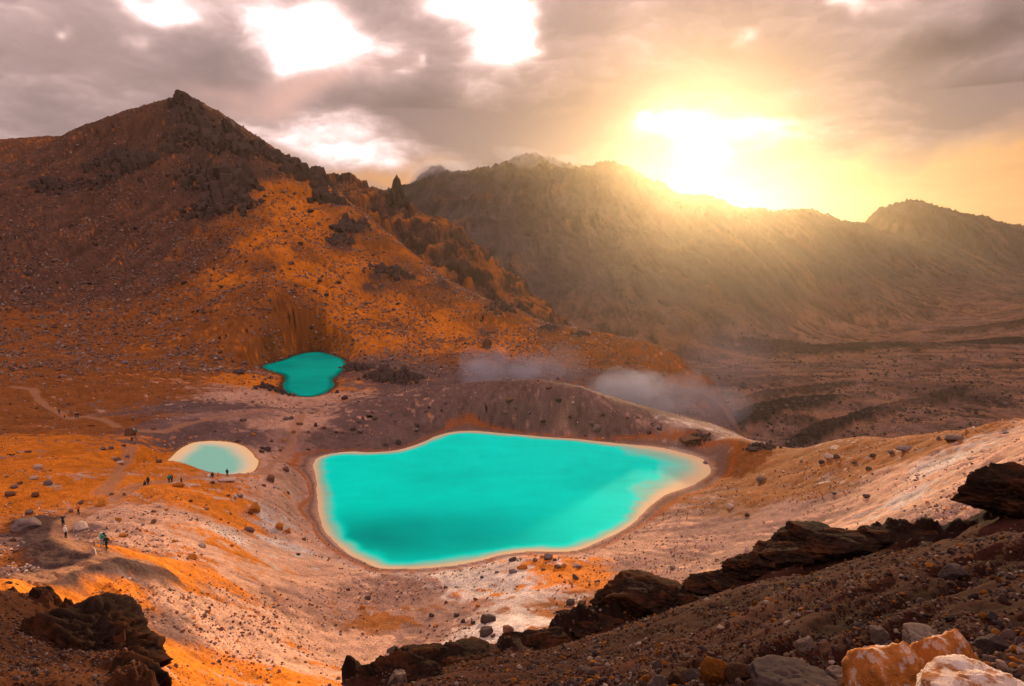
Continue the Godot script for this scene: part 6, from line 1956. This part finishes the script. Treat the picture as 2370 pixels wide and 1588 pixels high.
func ledge_heights() -> PackedVector3Array:
	return PackedVector3Array([
		Vector3(-5.69, 55.14, -7.60), Vector3(-5.27, 54.57, -8.50), Vector3(-4.97, 54.09, -9.25), Vector3(-7.44, 54.39, -10.04), Vector3(-7.48, 53.72, -11.24), Vector3(-6.97, 53.38, -11.56),
		Vector3(-9.49, 53.42, -12.88), Vector3(-10.02, 52.77, -14.35), Vector3(-9.05, 52.84, -13.80), Vector3(-8.10, 52.88, -13.21), Vector3(-7.54, 53.01, -12.97), Vector3(-8.52, 54.51, -9.82),
		Vector3(-11.75, 53.20, -13.64), Vector3(-11.56, 52.15, -15.71), Vector3(-5.93, 55.67, -6.77), Vector3(-6.75, 54.12, -9.92)
	])


func ledge_edge() -> PackedVector2Array:
	return PackedVector2Array([
		Vector2(-42.68, 21.0), Vector2(-40.70, 20.5), Vector2(-36.35, 19.6), Vector2(-35.01, 18.6), Vector2(-33.67, 17.4), Vector2(-32.34, 16.8),
		Vector2(-31.14, 16.0), Vector2(-29.83, 15.2), Vector2(-29.28, 13.6), Vector2(-28.97, 11.8), Vector2(-27.75, 11.0)
	])


func place_ledge_rocks() -> void:
	lava_rock(Vector3(-7.04, 52.63, -11.40), Vector3(1.96, 1.73, 2.15), "large brown lava crag on the left ledge above the bowl")
	lava_rock(Vector3(-9.52, 52.68, -14.08), Vector3(0.48, 0.59, 0.53), "small amber rock knob on the back of the left ledge")
	lava_rock(Vector3(-5.22, 53.60, -9.46), Vector3(0.84, 0.91, 0.92), "dark lava lump in the bottom left foreground")
	lava_rock(Vector3(-7.28, 53.01, -12.66), Vector3(0.39, 0.58, 0.42), "narrow lava horn on top of the left crag")


func place_people() -> void:
	person(-65.5, -102.9, "photo", 20, "black", "black", "", "orange", "person in dark clothes raising both arms to take a photograph on the trail")
	person(-60.0, -94.6, "stand", -20, "white", "black", "", "white", "person in a white jacket and white hat on the trail bend")
	person(-69.0, -112.5, "stand", 170, "orange", "black", "", "", "person in an orange jacket standing with elbows out on the ridge trail")
	person(-47.7, -81.8, "walk", 150, "teal", "grey", "black", "white", "person with a white hat, teal jacket and black pack walking down the trail")
	person(-46.0, -79.7, "walk", 175, "black", "black", "", "black", "person in black with a peaked cap nearest on the trail")
	person(-69.9, -135.5, "sit", 60, "black", "black", "", "black", "person in black sitting left of the pale crater lake")
	person(-70.3, -137.3, "stand", 40, "black", "black", "black", "black", "person in black standing over the seated one by the pale crater lake")
	person(-69.7, -144.5, "stand", 10, "black", "black", "teal", "", "left hiker of a pair with teal backpacks at the pale lake")
	person(-69.6, -145.4, "stand", -10, "black", "black", "teal", "", "right hiker of a pair with teal backpacks at the pale lake")
	person(-66.8, -143.6, "walk", -100, "black", "black", "", "black", "person in black walking along the ridge past the pale lake")
	person(-65.0, -152.5, "sit", 0, "white", "teal", "", "", "person in white sitting at the left of the row on the ridge")
	person(-64.5, -153.1, "crouch", 0, "black", "black", "black", "black", "person in black crouching in the row on the ridge")
	person(-63.8, -154.5, "sit", 20, "orange", "grey", "", "", "person in an orange jacket sitting in the row on the ridge")
	person(-62.4, -156.0, "stand", 0, "black", "black", "", "black", "person in black standing at the right end of the row on the ridge")
	person(-110.6, -210.1, "sit", 60, "white", "grey", "", "white", "person in white resting on the tall brown boulder")
	person(-109.3, -209.0, "sit", 80, "teal", "black", "teal", "", "person in a teal jacket sitting by the tall brown boulder")
	person(-106.1, -200.0, "crouch", 40, "black", "black", "", "black", "person in dark clothes crouching below the tall brown boulder")
	person(-118.3, -224.4, "stand", 0, "grey", "black", "", "", "person in grey standing on the plain above the tall brown boulder")
	person(-154.8, -246.1, "walk", -150, "black", "black", "", "", "first hiker in black on the far pale trail")
	person(-150.2, -241.4, "walk", -150, "orange", "black", "", "", "hiker in orange on the far pale trail")
	person(-144.0, -237.5, "walk", 150, "black", "black", "black", "", "left hiker of a dark pair on the far trail")
	person(-144.0, -238.7, "walk", 150, "black", "black", "black", "", "right hiker of a dark pair on the far trail")
	person(-218.3, -312.4, "stand", 0, "black", "grey", "", "", "left hiker of a tiny pair at the left edge of the plain")
	person(-217.8, -313.3, "stand", 30, "black", "grey", "black", "", "right hiker of a tiny pair at the left edge of the plain")
	person(-40.4, -239.0, "sit", -60, "teal", "black", "", "black", "person in teal sitting alone on the saddle left of the brown hill")
	person(8.7, -243.2, "stand", 0, "black", "orange", "", "", "lone hiker in orange trousers standing on the hill crest")
	person(-35.4, -359.8, "walk", 90, "black", "black", "", "", "tiny dark hiker on the far slope left of the steam")
	trail_pole(-47.1, -79.2)


func place_steam() -> void:
	steam("steam", Vector3(-13.6, 7.7, -299.7), Vector3(17.4, 12.3, 12.2), 0.0500)
	steam("steam", Vector3(-17.4, 10.9, -304.5), Vector3(12.5, 9.6, 8.7), 0.0350)
	steam("steam", Vector3(-8.4, 10.8, -309.9), Vector3(14.9, 11.2, 10.5), 0.0300)
	steam("steam", Vector3(-0.9, 8.3, -300.0), Vector3(21.7, 8.7, 15.2), 0.0300)
	steam("steam", Vector3(11.4, 6.9, -314.8), Vector3(20.9, 12.9, 14.6), 0.0200)
	steam("steam", Vector3(21.2, 7.6, -319.3), Vector3(19.3, 15.4, 13.5), 0.0120)
	steam("steam", Vector3(39.3, 1.5, -282.3), Vector3(20.8, 15.2, 14.5), 0.0400)
	steam("steam", Vector3(37.4, 4.8, -287.6), Vector3(14.0, 10.5, 9.8), 0.0350)
	steam("steam", Vector3(45.2, 3.4, -281.4), Vector3(20.7, 13.8, 14.5), 0.0400)
	steam("steam", Vector3(53.6, -2.6, -285.0), Vector3(24.7, 15.5, 17.3), 0.0300)
	steam("steam", Vector3(66.0, -1.8, -302.9), Vector3(22.6, 12.8, 15.8), 0.0160)
	steam("steam", Vector3(70.9, -6.7, -291.5), Vector3(32.9, 14.6, 23.0), 0.0140)
	steam("steam", Vector3(53.6, 3.4, -295.2), Vector3(18.2, 10.9, 12.7), 0.0250)
	steam("steam", Vector3(87.0, -10.9, -318.3), Vector3(36.1, 24.1, 25.3), 0.0080)
	steam("steam", Vector3(114.6, -10.1, -404.1), Vector3(55.7, 40.5, 39.0), 0.0015)
	steam("steam", Vector3(155.2, -14.0, -496.3), Vector3(87.5, 50.0, 61.2), 0.0010)
	steam("ridge_cloud", Vector3(-156.3, 202.1, -1491.8), Vector3(98.6, 43.0, 69.0), 0.0100)
	steam("ridge_cloud", Vector3(-130.4, 208.2, -1494.3), Vector3(89.7, 32.3, 62.8), 0.0090)
	steam("ridge_cloud", Vector3(-95.2, 199.0, -1487.0), Vector3(89.0, 28.5, 62.3), 0.0040)
	steam("ridge_cloud", Vector3(51.2, 224.9, -1469.1), Vector3(105.6, 31.7, 73.9), 0.0060)
	steam("ridge_cloud", Vector3(25.5, 207.3, -1459.8), Vector3(104.8, 48.9, 73.3), 0.0070)
	steam("ridge_cloud", Vector3(80.5, 211.3, -1457.8), Vector3(69.9, 34.9, 48.9), 0.0050)
	steam("ridge_cloud", Vector3(-17.2, 196.7, -1479.9), Vector3(106.1, 35.4, 74.3), 0.0030)
	steam("ridge_cloud", Vector3(-184.7, 189.0, -1508.7), Vector3(72.6, 43.6, 50.8), 0.0040)


func place_pinnacle() -> void:
	pinnacle(Vector3(-106.2, 93.0, -691.9), 21.7, 31.7)
